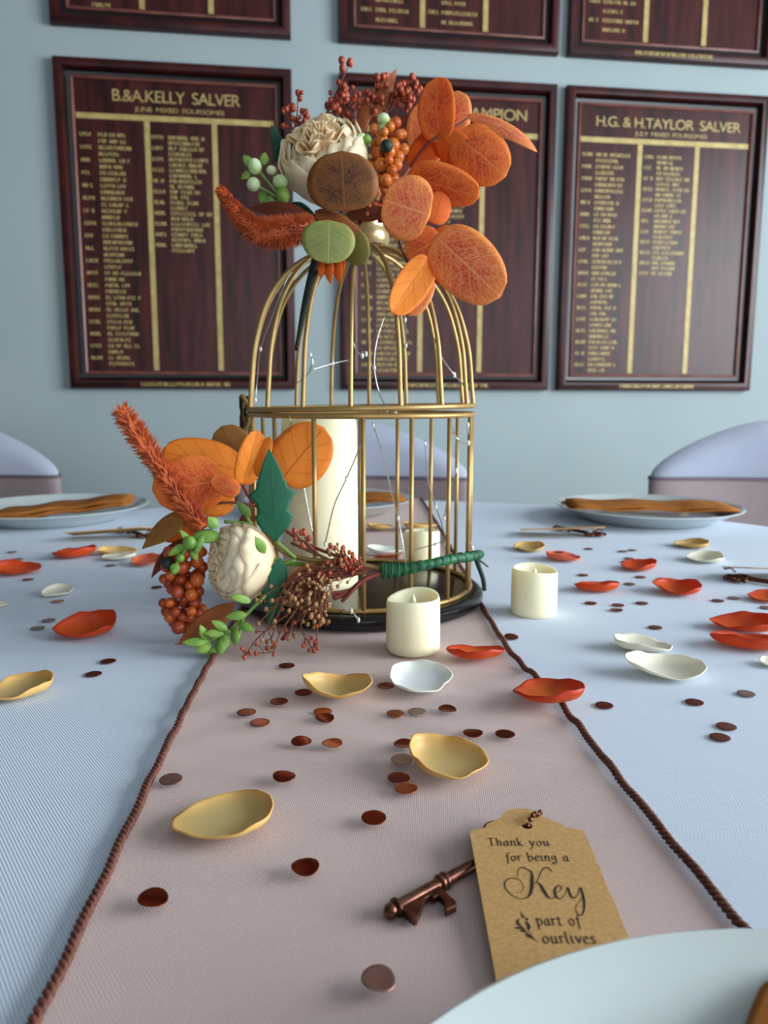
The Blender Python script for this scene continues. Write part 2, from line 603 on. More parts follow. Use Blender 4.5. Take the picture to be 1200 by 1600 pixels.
tag(MB().box((XL - .2, YB - .2, ZF - .1), (XR + .2, wall_y(XR) + .3, ZF)).build('floor', MFLOOR, origin=(0, 0, ZF), smooth=False), kind='structure')
tag(MB().box((XL - .2, YB - .2, ZC), (XR + .2, wall_y(XR) + .3, ZC + .1)).build('ceiling', MCEIL, origin=(0, 0, ZC), smooth=False), kind='structure')
quad_slab('wall_back', (XR, wall_y(XR)), (XL, wall_y(XL)), .12, ZF, ZC, MW)
quad_slab('wall_left', (XL, wall_y(XL)), (XL, YB), .12, ZF, ZC, MW)


def window_wall(name, a, b, s0, s1, z0, z1, wname):
    """wall with one opening from s0 to s1 along a->b, z0..z1, and a framed window in it"""
    a3, b3 = Vector((a[0], a[1], 0)), Vector((b[0], b[1], 0))
    t = (b3 - a3).normalized()
    n = Vector((t.y, -t.x, 0))
    L = (b3 - a3).length
    m = MB()

    def blk(mb, u0, u1, d0, d1, za, zb):
        p = [a3 + t * u0 + n * d0, a3 + t * u1 + n * d0, a3 + t * u1 + n * d1, a3 + t * u0 + n * d1]
        mb.add([(q.x, q.y, z) for z in (za, zb) for q in p], [(0, 3, 2, 1), (4, 5, 6, 7), (0, 1, 5, 4), (1, 2, 6, 5), (2, 3, 7, 6), (3, 0, 4, 7)])
    blk(m, 0, s0, 0, .12, ZF, ZC)
    blk(m, s1, L, 0, .12, ZF, ZC)
    blk(m, s0, s1, 0, .12, ZF, z0)
    blk(m, s0, s1, 0, .12, z1, ZC)
    tag(m.build(name, MW, smooth=False, origin=(a3.x, a3.y, ZF)), kind='structure')
    f = MB()
    fw = .05
    blk(f, s0, s1, .03, .09, z0, z0 + fw)
    blk(f, s0, s1, .03, .09, z1 - fw, z1)
    nn = 3
    for i in range(nn + 1):
        c = s0 + (s1 - s0) * i / nn
        lo, hi = max(s0, c - fw / 2), min(s1, c + fw / 2)
        if i == 0:
            lo, hi = s0, s0 + fw
        if i == nn:
            lo, hi = s1 - fw, s1
        blk(f, lo, hi, .03, .09, z0 + fw, z1 - fw)
    wo = tag(f.build(wname, MTRIM, smooth=False, origin=a3 + t * s0 + Vector((0, 0, z0))), kind='structure')
    g = MB()
    blk(g, s0 - .04, s1 + .04, -.06, .03, z0 - .03, z0)
    g.build('window_sill', MTRIM, wo, smooth=False)


window_wall('wall_right', (XR, YB), (XR, wall_y(XR)), 0.15 - YB - 1.25, 0.15 - YB + 1.25, .0, 1.56, 'window_1')
window_wall('wall_front', (XL, YB), (XR, YB), 1.35 - XL - 1.25, 1.35 - XL + 1.25, -.1, 1.5, 'window_2')
m = MB()
p0, p1 = W0 + WDIR * (XL / math.cos(YAW) + .02), W0 + WDIR * (XR / math.cos(YAW) - .02)
m.add([(q.x, q.y, z) for z in (ZF, ZF + .1) for q in (p0, p1, p1 + WNRM * .015, p0 + WNRM * .015)],
      [(0, 1, 2, 3), (7, 6, 5, 4), (0, 4, 5, 1), (1, 5, 6, 2), (2, 6, 7, 3), (3, 7, 4, 0)])
tag(m.build('baseboard_back', MTRIM, smooth=False, origin=p0 + Vector((0, 0, ZF))), kind='structure')


# ================================================================ HONOURS BOARDS
def text_mesh(body, mb, x0, x1, z0, h, y, tight=0.9):
    """set a line of text as flat gilt lettering, fitted into x0..x1 with cap height h on plane y (local XZ)"""
    cu = bpy.data.curves.new('t', 'FONT')
    cu.body = body
    cu.size = 1
    cu.space_character = tight
    cu.offset = 0.0
    to = bpy.data.objects.new('t', cu)
    COL.objects.link(to)
    bpy.context.view_layer.update()
    dg = bpy.context.evaluated_depsgraph_get()
    me = bpy.data.meshes.new_from_object(to.evaluated_get(dg))
    xs = [v.co.x for v in me.vertices]
    ys = [v.co.y for v in me.vertices if True]
    sx = (x1 - x0) / (max(xs) - min(xs))
    sy = h / 0.70
    mb.add([(x0 + (v.co.x - min(xs)) * sx, y, z0 + v.co.y * sy) for v in me.vertices], [tuple(p.vertices) for p in me.polygons])
    bpy.data.objects.remove(to)
    bpy.data.curves.remove(cu)
    bpy.data.meshes.remove(me)


def scribble(mb, rnd, x0, x1, z, h, y):
    """a line of lettering too small to read: letter-like strokes"""
    x = x0
    cw = h * 0.82
    since = 0
    while x < x1 - cw * .6:
        since += 1
        if since > 2 and rnd.random() < .14:
            x += cw * .7
            since = 0
            continue
        st = h * .27
        k = rnd.randrange(5)
        segs = [(0, 0, st, h)]
        if k in (0, 1):
            segs.append((cw * .55, 0, cw * .55 + st, h))
        if k in (1, 2, 4):
            segs.append((0, h * .78, cw * .75, h))
        if k in (2, 3):
            segs.append((0, 0, cw * .75, h * .22))
        if k in (0, 4):
            segs.append((0, h * .4, cw * .7, h * .6))
        for a, b, c, d in segs:
            mb.add([(x + a, y, z + b), (x + c, y, z + b), (x + c, y, z + d), (x + a, y, z + d)], [(0, 1, 2, 3)])
        x += cw


def mitre(mb, W, H, prof, yoff=0):
    """sweep a moulding profile (inset, height) round the W x H rectangle, local XZ, -Y outwards"""
    vs, fs = [], []
    for d, h in prof:
        vs += [(d, -h, d), (W - d, -h, d), (W - d, -h, H - d), (d, -h, H - d)]
    for i in range(len(prof) - 1):
        for k in range(4):
            fs.append((i * 4 + k, i * 4 + (k + 1) % 4, (i + 1) * 4 + (k + 1) % 4, (i + 1) * 4 + k))
    mb.add(vs, fs)


BW, BH = .2710 * D, .3742 * D


def honour_board(xi, zt, label, titles, cols, seed, gloss=None, sponsor=True, rows_from=None):
    rnd = random.Random(seed)
    base = W0 + WDIR * xi + Vector((0, 0, zt - BH))
    t = thing('honour_board', base, label, 'board', 'wooden honours boards on the back wall', YAW)
    f = MB()
    mitre(f, BW, BH, [(0, .001), (0, .020), (.003, .027), (.012, .030), (.022, .028), (.026, .022), (.027, .014)])
    f.build('frame', MWOOD_FRAME, t, local=True, auto=R(35))
    f = MB()
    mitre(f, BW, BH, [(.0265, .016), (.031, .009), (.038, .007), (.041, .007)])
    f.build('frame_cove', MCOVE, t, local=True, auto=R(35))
    f = MB()
    mitre(f, BW, BH, [(.0405, .007), (.041, .013), (.044, .014), (.0475, .012), (.048, .005)])
    f.build('slip_moulding', MSLIP, t, local=True, auto=R(35))
    f = MB()
    f.box((.046, -.0065, .046), (BW - .046, -.001, BH - .046))
    f.build('panel', MPANEL, t, local=True, smooth=False)
    yy = -.0072

    def rule(x0, x1, z0, z1):
        f = MB()
        f.box((x0, -.0075, z0), (x1, -.0064, z1))
        f.build('gilt_rule', MGILT, t, local=True, smooth=False)
    hz = BH * (1 - .162)
    rule(.05, BW - .05, hz - .0072, hz + .0072)
    c1, c2 = BW * .374, BW * .661
    rule(c1 - .0072, c1 + .0072, .052, hz - .0071)
    rule(c2 - .0072, c2 + .0072, .052, hz - .0071)
    for body, x0, x1, v, h in titles:
        f = MB()
        text_mesh(body, f, BW * x0, BW * x1, BH * (1 - v), h, yy)
        f.build('lettering', MGILT, t, local=True, smooth=False)
    for ci, (x_y, x_n, xmax, v0, v1, n) in enumerate(cols):
        f = MB()
        for i in range(n):
            v = v0 + (v1 - v0) * i / max(1, n - 1)
            z = BH * (1 - v)
            if i % 2 == 0 or ci >= 5:
                scribble(f, rnd, BW * x_y, BW * (x_y + .046), z, .0095, yy)
            scribble(f, rnd, BW * x_n, BW * rnd.uniform(x_n + (xmax - x_n) * (.6 if i % 2 == 0 else .45), xmax if i % 2 == 0 else x_n + (xmax - x_n) * .8), z, .0095, yy)
        f.build('name_column', MGILT, t, local=True, smooth=False)
    if sponsor:
        f = MB()
        scribble(f, rnd, BW * .31, BW * .70, 0.0075, .0105, -.0306)
        f.build('sponsor_lettering', MGILT, t, local=True, smooth=False)
    return t


xs_ = [-.3836 * D, -.0561 * D, .2273 * D]
zt_ = CAMH + .3856 * D
gap = .0345 * D
honour_board(xs_[0], zt_, 'lower left dark mahogany honours board with two gilt name columns', [
    ('B.&A.KELLY  SALVER', .235, .775, .115, .030), ('JUNE  MIXED  FOURSOMES', .325, .705, .143, .0115)],
    [(.092, .168, .335, .222, .925, 38), (.392, .462, .645, .222, .565, 22)], 11)
honour_board(xs_[1], zt_, 'lower middle mahogany honours board behind the birdcage and orange leaves', [
    ('CHAMPION', .50, .865, .115, .030)],
    [(.10, .17, .36, .215, .94, 40), (.40, .455, .60, .215, .45, 14)], 12)
honour_board(xs_[2], zt_, 'lower right mahogany honours board wholly in view right of the flowers', [
    ('H.G. & H.TAYLOR  SALVER', .155, .875, .118, .028), ('JULY  MIXED  FOURSOMES', .345, .705, .143, .0115)],
    [(.092, .160, .335, .215, .935, 38), (.398, .462, .64, .215, .60, 23)], 13)
for i, lab, cols, sp in ((0, 'upper left honours board cut off by the top edge', [(.14, .17, .33, .03, .94, 30)], False),
                         (1, 'upper middle honours board cut off at top with two name columns', [(.10, .165, .345, .2, .93, 26), (.40, .46, .64, .2, .925, 26)], False),
                         (2, 'upper right honours board cut off at top with gilt sponsor line', [(.10, .165, .345, .2, .915, 26)], True)):
    honour_board(xs_[i], zt_ + BH + gap, lab, [], cols, 20 + i, sponsor=sp)

# ================================================================ TABLE, CLOTH, RUNNER
TC, TR = Vector((-.02, .64, 0)), .69
t = thing('round_table', (TC.x, TC.y, ZF), 'round banquet table hidden under the white linen cloth', 'table')
MB().lathe([(0, -.032), (TR - .012, -.032), (TR - .008, -.028), (TR - .008, -.008), (TR - .012, -.004), (0, -.004)], 64, (TC.x, TC.y, 0)).build('tabletop', MTRIM, t, auto=R(40))
for k in range(4):
    a = PI / 4 + k * PI / 2
    q = TC + Vector((math.cos(a), math.sin(a), 0)) * .42
    MB().tube([(q.x, q.y, ZF), (q.x, q.y, -.03)], .016, 10).build('leg', MBLACK, t)

m = MB()
N = 180
rings = [0.0, .2, .4, .55, .64, .675, TR]
vs, fs = [], []
prof = [(r, 0.0) for r in rings] + [(TR + .006, -.006), (TR + .009, -.02)] + [(TR + .012, -.02 - .25 * k / 10) for k in range(1, 11)]
for i, (r, z) in enumerate(prof):
    for k in range(N):
        a = 2 * PI * k / N
        dr = 0
        if z < -.02:
            tt = (-.02 - z) / .7 * 1.2
            dr = tt * (.05 + .045 * math.sin(a * 15 + .7 * math.sin(a * 3)) + .015 * math.sin(a * 31 + 1))
        vs.append((TC.x + (r + dr) * math.cos(a), TC.y + (r + dr) * math.sin(a), z))
for i in range(len(prof) - 1):
    for k in range(N):
        fs.append((i * N + k, i * N + (k + 1) % N, (i + 1) * N + (k + 1) % N, (i + 1) * N + k))
m.add(vs, fs)
tag(m.build('tablecloth', MCLOTH, origin=(TC.x, TC.y, 0)), 'white linen tablecloth covering the round table', 'tablecloth')

# runner: sheer mauve organza, stitched brown hems
RL = [(-.10, -.082), (.0, -.088), (.10, -.093), (.196, -.0975), (.234, -.100), (.33, -.1065), (.424, -.1115), (.50, -.1150), (.62, -.118), (.98, -.122), (1.31, -.124), (1.42, -.124)]
RR = [(-.10, .170), (.0, .158), (.10, .144), (.197, .1275), (.234, .1185), (.33, .1085), (.425, .1000), (.503, .0872), (.622, .0826), (.984, .0767), (1.31, .066), (1.42, .062)]


def interp(tab, y):
    for (a, b), (c, d) in zip(tab, tab[1:]):
        if y <= c:
            tt = (y - a) / (c - a)
            return b + (d - b) * tt
    return tab[-1][1]


def table_drop(x, y):
    d = math.hypot(x - TC.x, y - TC.y)
    return d - (TR + .003)


def run_pt(s, v, lift=.0009):
    """s: distance along the runner in y; v 0..1 across. beyond the table edge it hangs"""
    y0e = TC.y - math.sqrt(max(0, (TR + .006) ** 2 - .04 ** 2))
    y1e = TC.y + math.sqrt(max(0, (TR + .006) ** 2 - .04 ** 2))
    yy = min(max(s, y0e), y1e)
    x = interp(RL, yy) * (1 - v) + interp(RR, yy) * v
    z = lift
    # light creases across the cloth, strongest between the cage and the large petals
    amp = .0010 * math.exp(-((yy - .43) / .085) ** 2) * max(0, min(1, (.56 - yy) / .03)) + .00012
    z += amp * (math.sin(yy * 150 + 2.0 * math.sin(x * 30) + 1) * math.sin(x * 41 + yy * 9) + .5 * math.sin(yy * 260 + x * 70)) + amp * 1.5
    if s < y0e or s > y1e:
        hang = (y0e - s) if s < y0e else (s - y1e)
        yc = TC.y + (-1 if s < y0e else 1) * math.sqrt(max(.01, (TR + .016) ** 2 - (x - TC.x) ** 2))
        yc += (-1 if s < y0e else 1) * (.004 + hang * .16)
        return Vector((x, yc, -hang + .002))
    yedge = math.sqrt(max(.01, (TR + .004) ** 2 - (x - TC.x) ** 2))
    yy = min(max(yy, TC.y - yedge), TC.y + yedge)
    return Vector((x, yy, z))


rt_ = thing('table_runner', (0, .64, 0), 'sheer mauve organza runner with brown stitched hems under the birdcage', 'runner')
m = MB()
NS, NV = 330, 40
ss = [-.30 + (1.62 + .30) * i / NS for i in range(NS + 1)]
vs = [run_pt(s, j / NV) for s in ss for j in range(NV + 1)]
fs = [(i * (NV + 1) + j, i * (NV + 1) + j + 1, (i + 1) * (NV + 1) + j + 1, (i + 1) * (NV + 1) + j) for i in range(NS) for j in range(NV)]
m.add(vs, fs)
m.build('fabric', MRUN, rt_)
rnd = random.Random(5)
for v in (0.0, 1.0):
    m = MB()
    n = 2400
    cl = [run_pt(-.30 + 1.92 * i / n, v, .0024) for i in range(n + 1)]
    for strand in range(2):
        pts = []
        for i, p in enumerate(cl):
            a = i * .8 + strand * PI + .25 * math.sin(i * .03)
            tdir = (cl[min(i + 1, n)] - cl[max(i - 1, 0)]).normalized()
            sd = tdir.cross(Vector((0, 0, 1)))
            if sd.length < .1:
                sd = Vector((1, 0, 0))
            sd.normalize()
            up = sd.cross(tdir)
            pts.append(p + sd * (math.cos(a) * .0011 + .0003 * math.sin(i * .11)) + up * math.sin(a) * .0008)
        m.tube(pts, .0011, 5)
    m.tube([p + Vector((0, 0, -.0004)) for p in cl[::4]], .0012, 6)
    m.build('stitched_hem', MHEM, rt_)


# ================================================================ CHAIRS
def chair(loc, rz, label):
    """banquet chair in a stretch cover: local origin on the floor under the backrest, seat towards -y"""
    t = thing('covered_chair', (loc[0], loc[1], ZF), label, 'chair', 'chairs in stretch covers round the table', rz)
    HW, ZS, ZT = .225, .78, .885

    def shell(off, za, zb, name, mat):
        """wrap round the backrest between heights za and zb (zb None: domed top)"""
        mm = MB()
        nx, th = 28, .024 + off
        rows = 10 if zb is None else 4
        hw = HW + off
        ringn = None
        vs_, fs_ = [], []
        loop = []
        for i in range(nx + 1):
            loop.append((-hw * math.cos(PI * i / nx), -1))
        for i in range(nx + 1):
            loop.append((hw * math.cos(PI * i / nx), 1))
        ringn = len(loop)
        for r in range(rows + 1):
            tt = r / rows
            for d, side in loop:
                k = abs(d / hw)
                top = ZS + off + (ZT - ZS) * max(0, 1 - ((math.sqrt(k * k + .05) - .2236) / .8011) ** 1.05) ** .66 if zb is None else zb
                z = za + (top - za) * tt
                th2 = th * (1 - .0 * k) * math.sqrt(max(.0, 1 - k ** 8))
                if zb is None and tt > .6:
                    th2 *= math.sqrt(max(0, 1 - ((tt - .6) / .4) ** 2)) * .9 + .1
                y = side * th2 + .05 * k * k * -1
                vs_.append((d, y, z))
        for r in range(rows):
            for k in range(ringn):
                fs_.append((r * ringn + k, r * ringn + (k + 1) % ringn, (r + 1) * ringn + (k + 1) % ringn, (r + 1) * ringn + k))
        if zb is None:
            for i in range(nx):
                a = rows * ringn + i
                b = rows * ringn + ringn - 1 - i
                fs_.append((a, a + 1, b - 1, b))
        mm.add(vs_, fs_)
        return mm.build(name, mat, t, local=True)
    shell(0, .45, None, 'backrest_cover', MSPANDEX)
    shell(.004, .60, .772, 'sash', MSASH)
    shell(.0055, .769, .776, 'sash_hem', MSASHLINE)
    s = MB()
    s.prism([(-.21, -.02), (-.22, -.42), (-.19, -.45), (.19, -.45), (.22, -.42), (.21, -.02)], .40, .46)
    s.build('seat', MSPANDEX, t, local=True, bevel=.02)
    for sx in (-1, 1):
        for yy in (-.40, .0):
            s = MB()
            s.tube([(sx * .19, yy, .41), (sx * .2, yy, .2), (sx * .21, yy * 1.03, .0)], [.03, .018, .022], 10)
            s.build('leg', MSPANDEX, t, local=True)
    return t


chair((-.062, 1.53), 0, 'covered chair seen through the birdcage bars behind the middle plate')
chair((.752, 1.50), R(-12), 'lavender covered chair with mauve sash behind the far right plate')
chair((-.872, 1.53), R(8), 'lavender covered chair at the far left behind the left plate')


# ================================================================ PLATES AND NAPKINS
def plate(cx, cy, rad, rim, label, zb=.0004):
    pr = [(0, .004), (rad * .60, .004), (rad * .62, 0), (rad * .66, 0), (rad * .70, rim * .16), (rad * .86, rim * .62), (rad * .97, rim * .93), (rad, rim * .985),
          (rad * 1.002, rim), (rad * .99, rim + .001), (rad * .93, rim * .90), (rad * .82, rim * .58), (rad * .72, rim * .36), (rad * .66, rim * .30), (0, rim * .28)]
    sm = []
    for i, (r, z) in enumerate(pr):
        sm.append((r, z))
    m = MB().lathe(sm, 96)
    o = m.build('dinner_plate', MCHINA, origin=(0, 0, 0), auto=R(50))
    o.location = (cx, cy, zb)
    return tag(o, label, 'plate', 'white plates at the place settings')


def napkin(cx, cy, z, lx, ly, h, rz, label, tilt=0.0, layers=2, rx=0.0):
    """flat folded napkin: stacked rounded layers with a fold along one long side"""
    t = thing('folded_napkin', (cx, cy, z), label, 'napkin', 'bronze napkins folded on the plates')
    t.rotation_euler = (rx, tilt, rz)
    hh = h / layers
    for k in range(layers):
        m = MB()
        nx, ny = 18, 8
        L, Wd = lx * (1 - .03 * k), ly * (1 - .05 * k)
        sec = []
        for j in range(ny):
            a = -PI / 2 + PI * j / (ny - 1)
            sec.append((Wd / 2 + math.cos(a) * hh * .45, math.sin(a) * hh * .48))
        for j in range(ny):
            a = PI / 2 + PI * j / (ny - 1)
            sec.append((-Wd / 2 + math.cos(a) * hh * .45, math.sin(a) * hh * .48))
        vs_, fs_ = [], []
        ns = len(sec)
        for i in range(nx + 1):
            x = -L / 2 + L * i / nx
            e = min(1, (1 - abs(2 * i / nx - 1)) * 6 + .35)
            sag = .0012 * math.sin(i * .9 + k)
            for y, zz in sec:
                vs_.append((x, y * (1 - .02 * math.sin(i * .7 + k)), hh * (k + .5) + zz * e + sag))
        for i in range(nx):
            for j in range(ns):
                fs_.append((i * ns + j, i * ns + (j + 1) % ns, (i + 1) * ns + (j + 1) % ns, (i + 1) * ns + j))
        fs_.append(tuple(range(ns - 1, -1, -1)))
        fs_.append(tuple(range(nx * ns, (nx + 1) * ns)))
        m.add(vs_, fs_)
        m.build('fold', MNAP, t, local=True)
    return t


plate(.385, 1.115, .131, .021, 'white plate at the far right in front of a covered chair')
plate(-.478, 1.105, .131, .021, 'white plate at the far left with a raised napkin')
plate(-.085, 1.185, .131, .021, 'white plate on the runner behind the pillar candle', .0018)
plate(.1005, .0585, .138, .0262, 'white plate nearest the viewer overlapping the kraft tag', .0018)
napkin(.385, 1.110, .0192, .236, .085, .0062, R(-6), 'flat bronze napkin across the far right plate')
napkin(-.458, 1.092, .0150, .19, .075, .011, R(10), 'bronze napkin tilted up over the rim of the far left plate', tilt=R(-6))
napkin(-.085, 1.180, .0205, .236, .085, .0062, R(4), 'bronze napkin on the middle plate seen through the cage')
napkin(.103, .117, .0192, .13, .09, .006, R(47), 'bronze napkin on the nearest plate at the bottom right corner')

# ================================================================ BIRDCAGE
CC = Vector((-.0195, .66, 0))
cage = thing('birdcage', (CC.x, CC.y, 0), 'gold wire birdcage with domed lid on a black base', 'birdcage')
BT = .0138
MB().lathe([(0, .0016), (.101, .0016), (.1045, .003), (.1062, .0065), (.1055, .0105), (.102, BT - .0004), (.099, BT), (0, BT)], 96, CC).build('base', MBLACK, cage, auto=R(40))


def ring_pts(r, z, n=96, dz=0.0):
    return [CC + Vector((r * math.sin(2 * PI * k / n), -r * math.cos(2 * PI * k / n), z + dz * math.sin(2 * PI * k / n))) for k in range(n)]


RC = .0948
MB().tube(ring_pts(RC, BT + .0018), .0019, 8, closed=True).build('base_ring', MGOLD, cage)
ZL, ZU = .1622, .1672
MB().tube(ring_pts(RC, ZL), .0021, 8, closed=True).build('rim_ring', MGOLD, cage)
NB = 16
for k in range(NB):
    a = R(2.5 + 22.5 * k)
    p = CC + Vector((RC * math.sin(a), -RC * math.cos(a), 0))
    MB().tube([p + Vector((0, 0, BT)), p + Vector((0, 0, ZL))], .0018, 8).build('bar', MGOLD, cage)
dome = MB().tube(ring_pts(RC, ZU + .0005, dz=.0018), .0021, 8, closed=True).build('dome_lid', MGOLD, cage)
prof = [(.0948, ZU), (.0930, .187), (.0893, .219), (.0785, .2525), (.0610, .2765), (.0400, .2905), (.0180, .2965), (.004, .2972)]
for k in range(NB):
    a = R(-3 + 22.5 * k)
    pts = catmull([CC + Vector((r * math.sin(a), -r * math.cos(a), z + (.0018 * math.sin(a) if i == 0 else 0))) for i, (r, z) in enumerate(prof)], 6)
    MB().tube(pts, .0018, 8).build('dome_bar', MGOLD, dome)
MB().lathe([(0, .2975), (.016, .2975), (.0215, .2995), (.0235, .3035), (.0232, .309), (.0215, .3125), (.0225, .316), (.0205, .3215), (.0135, .326), (0, .3275)], 40, CC).build('finial_cap', MCREAMGOLD, dome, auto=R(40))
hp = []
for i in range(21):
    a = PI * i / 20
    hp.append(CC + Vector((-.004 + .033 * math.cos(a), -.024 - .006 * math.sin(a), .2985 + .028 * math.sin(a))))
MB().tube(hp, .0017, 8).build('handle_loop', MGOLD, dome)
# hinge on the left rim with a curved clasp
HX = CC + Vector((-RC - .001, -.012, 0))
h = MB()
h.box((HX.x - .004, HX.y - .010, .151), (HX.x + .0055, HX.y - .004, .1615))
h.box((HX.x - .004, HX.y - .010, .1660), (HX.x + .0055, HX.y - .004, .1770))
h.tube([(HX.x - .001, HX.y - .009, .1500), (HX.x - .001, HX.y - .009, .1778)], .0026, 10)
hin = h.build('hinge', MGOLDDARK, cage, bevel=.0006, auto=R(40))
MB().tube(catmull([(HX.x - .001, HX.y - .012, .1778), (HX.x + .005, HX.y - .016, .168), (HX.x + .0055, HX.y - .0175, .158), (HX.x + .002, HX.y - .016, .150), (HX.x - .003, HX.y - .015, .1435), (HX.x - .004, HX.y - .015, .139)], 6), [.0017] * 31, 8).build('clasp_hook', MGOLD, hin)
h = MB()
for zz in (.1735, .1695, .1575, .1535):
    h.sphere((HX.x + .0035, HX.y - .0105, zz), .0012, 8, 6)
h.build('rivet', MGOLD, hin)


# ================================================================ CANDLES
def candle(x, y, z, r, hgt, label, dip=0.0, wave=.09, group=None, name='tealight_candle'):
    t = thing(name, (x, y, z), label, 'candle', group)
    n = 64
    vs_, fs_ = [], []

    def rimz(a):
        return hgt * (1 - wave * (.55 + .45 * math.cos(a - dip)) - wave * .25 * math.cos(2 * a + .6))
    lv = [(r * .93, 0, 0), (r * .985, .0012, 0), (r, .004, 0), (r * .995, None, .55), (r * .985, None, .93), (r * .95, None, .998), (r * .90, None, 1.0), (r * .85, None, .985), (r * .78, None, .90), (r * .5, None, .80), (r * .12, None, .78)]
    for rr, zz, fr in lv:
        for k in range(n):
            a = 2 * PI * k / n
            if zz is not None:
                q = zz
            else:
                top = rimz(a)
                q = top * fr if fr >= .93 or fr == .55 else hgt * fr + (top - hgt) * .2
            vs_.append((rr * math.cos(a), rr * math.sin(a), q))
    m_ = len(lv)
    for i in range(m_ - 1):
        for k in range(n):
            fs_.append((i * n + k, i * n + (k + 1) % n, (i + 1) * n + (k + 1) % n, (i + 1) * n + k))
    fs_.append(tuple(range(n - 1, -1, -1)))
    fs_.append(tuple(range((m_ - 1) * n, m_ * n)))
    MB().add(vs_, fs_).build('wax_body', MWAX, t, local=True, auto=R(60))
    MB().lathe([(0, hgt * .775), (r * .10, hgt * .78), (r * .13, hgt * .83), (r * .09, hgt * .90), (r * .03, hgt * .965), (0, hgt * .975)], 12).build('plastic_flame', MWICK, t, local=True)
    return t


candle(.0203, .5175, .0018, .0188, .0405, 'ivory tealight candle on the runner in front of the birdcage', dip=R(215), wave=.10, group='small ivory candles')
candle(.1235, .6165, .0, .0188, .0395, 'ivory tealight candle on the white cloth right of the birdcage', dip=R(330), wave=.07, group='small ivory candles')
candle(.0395, .789, .0018, .0188, .0395, 'ivory tealight candle behind the birdcage seen between its bars', dip=R(100), wave=.07, group='small ivory candles')
candle(-.0555, .66, BT, .0328, .146, 'tall ivory pillar candle standing inside the birdcage', dip=R(80), wave=.01, name='pillar_candle')

# ================================================================ FAIRY LIGHTS
fl = thing('fairy_lights', CC + Vector((0, 0, BT)), 'thin silver wire fairy lights wound through the birdcage', 'fairy lights')
wires = [
    [(455, 424, .60), (440, 455, .60), (423, 500, .61), (407, 545, .625), (402, 590, .635), (399, 625, .635)],
    [(571, 655, .575), (561, 700, .58), (541, 748, .59), (522, 790, .60), (508, 850, .615)],
    [(582, 660, .585), (598, 712, .60), (612, 770, .61), (622, 810, .62), (631, 860, .62), (634, 884, .62)],
    [(664, 688, .64), (667, 742, .65), (681, 792, .66), (690, 818, .67), (696, 850, .70)],
    [(700, 653, .60), (712, 682, .61), (713, 735, .62), (702, 765, .63), (694, 810, .64)],
    [(702, 668, .60), (717, 688, .60), (732, 692, .625), (731, 664, .625)],
    [(601, 493, .585), (588, 535, .58), (585, 575, .58), (592, 612, .58), (605, 640, .575)],
    [(549, 527, .585), (556, 546, .59), (566, 556, .60), (572, 553, .61)],
    [(678, 528, .60), (690, 558, .60), (710, 586, .60), (724, 602, .62), (731, 628, .64)],
    [(462, 600, .66), (480, 586, .63), (488, 566, .62), (485, 555, .62)],
    [(486, 578, .62), (520, 568, .64), (548, 562, .66)],
    [(570, 864, .70), (600, 867, .70), (640, 861, .69), (680, 850, .67), (699, 845, .64), (702, 862, .63), (700, 880, .63)],
    [(590, 645, .575), (606, 634, .575), (618, 645, .575), (628, 632, .575)],
    [(531, 962, .562), (536, 953, .556), (549, 955, .556), (560, 969, .555)],
    [(452, 650, .572), (455, 662, .574), (453, 690, .60), (470, 735, .62), (480, 790, .622), (492, 850, .622)],
    [(735, 838, .655), (728, 833, .65), (738, 856, .655), (744, 870, .655)],
    [(624, 470, .61), (633, 500, .62), (634, 540, .63)],
]
for wpts in wires:
    pts = catmull([at(*p) for p in wpts], 6)
    MB().tube(pts, .0005, 5).build('wire', MWIRE, fl)
    for q in (wpts[len(wpts) // 2], wpts[-1]):
        c = at(*q)
        MB().sphere(c, .0012, 8, 6, (1, 1, 1.9)).build('led_bulb', MLED, fl)


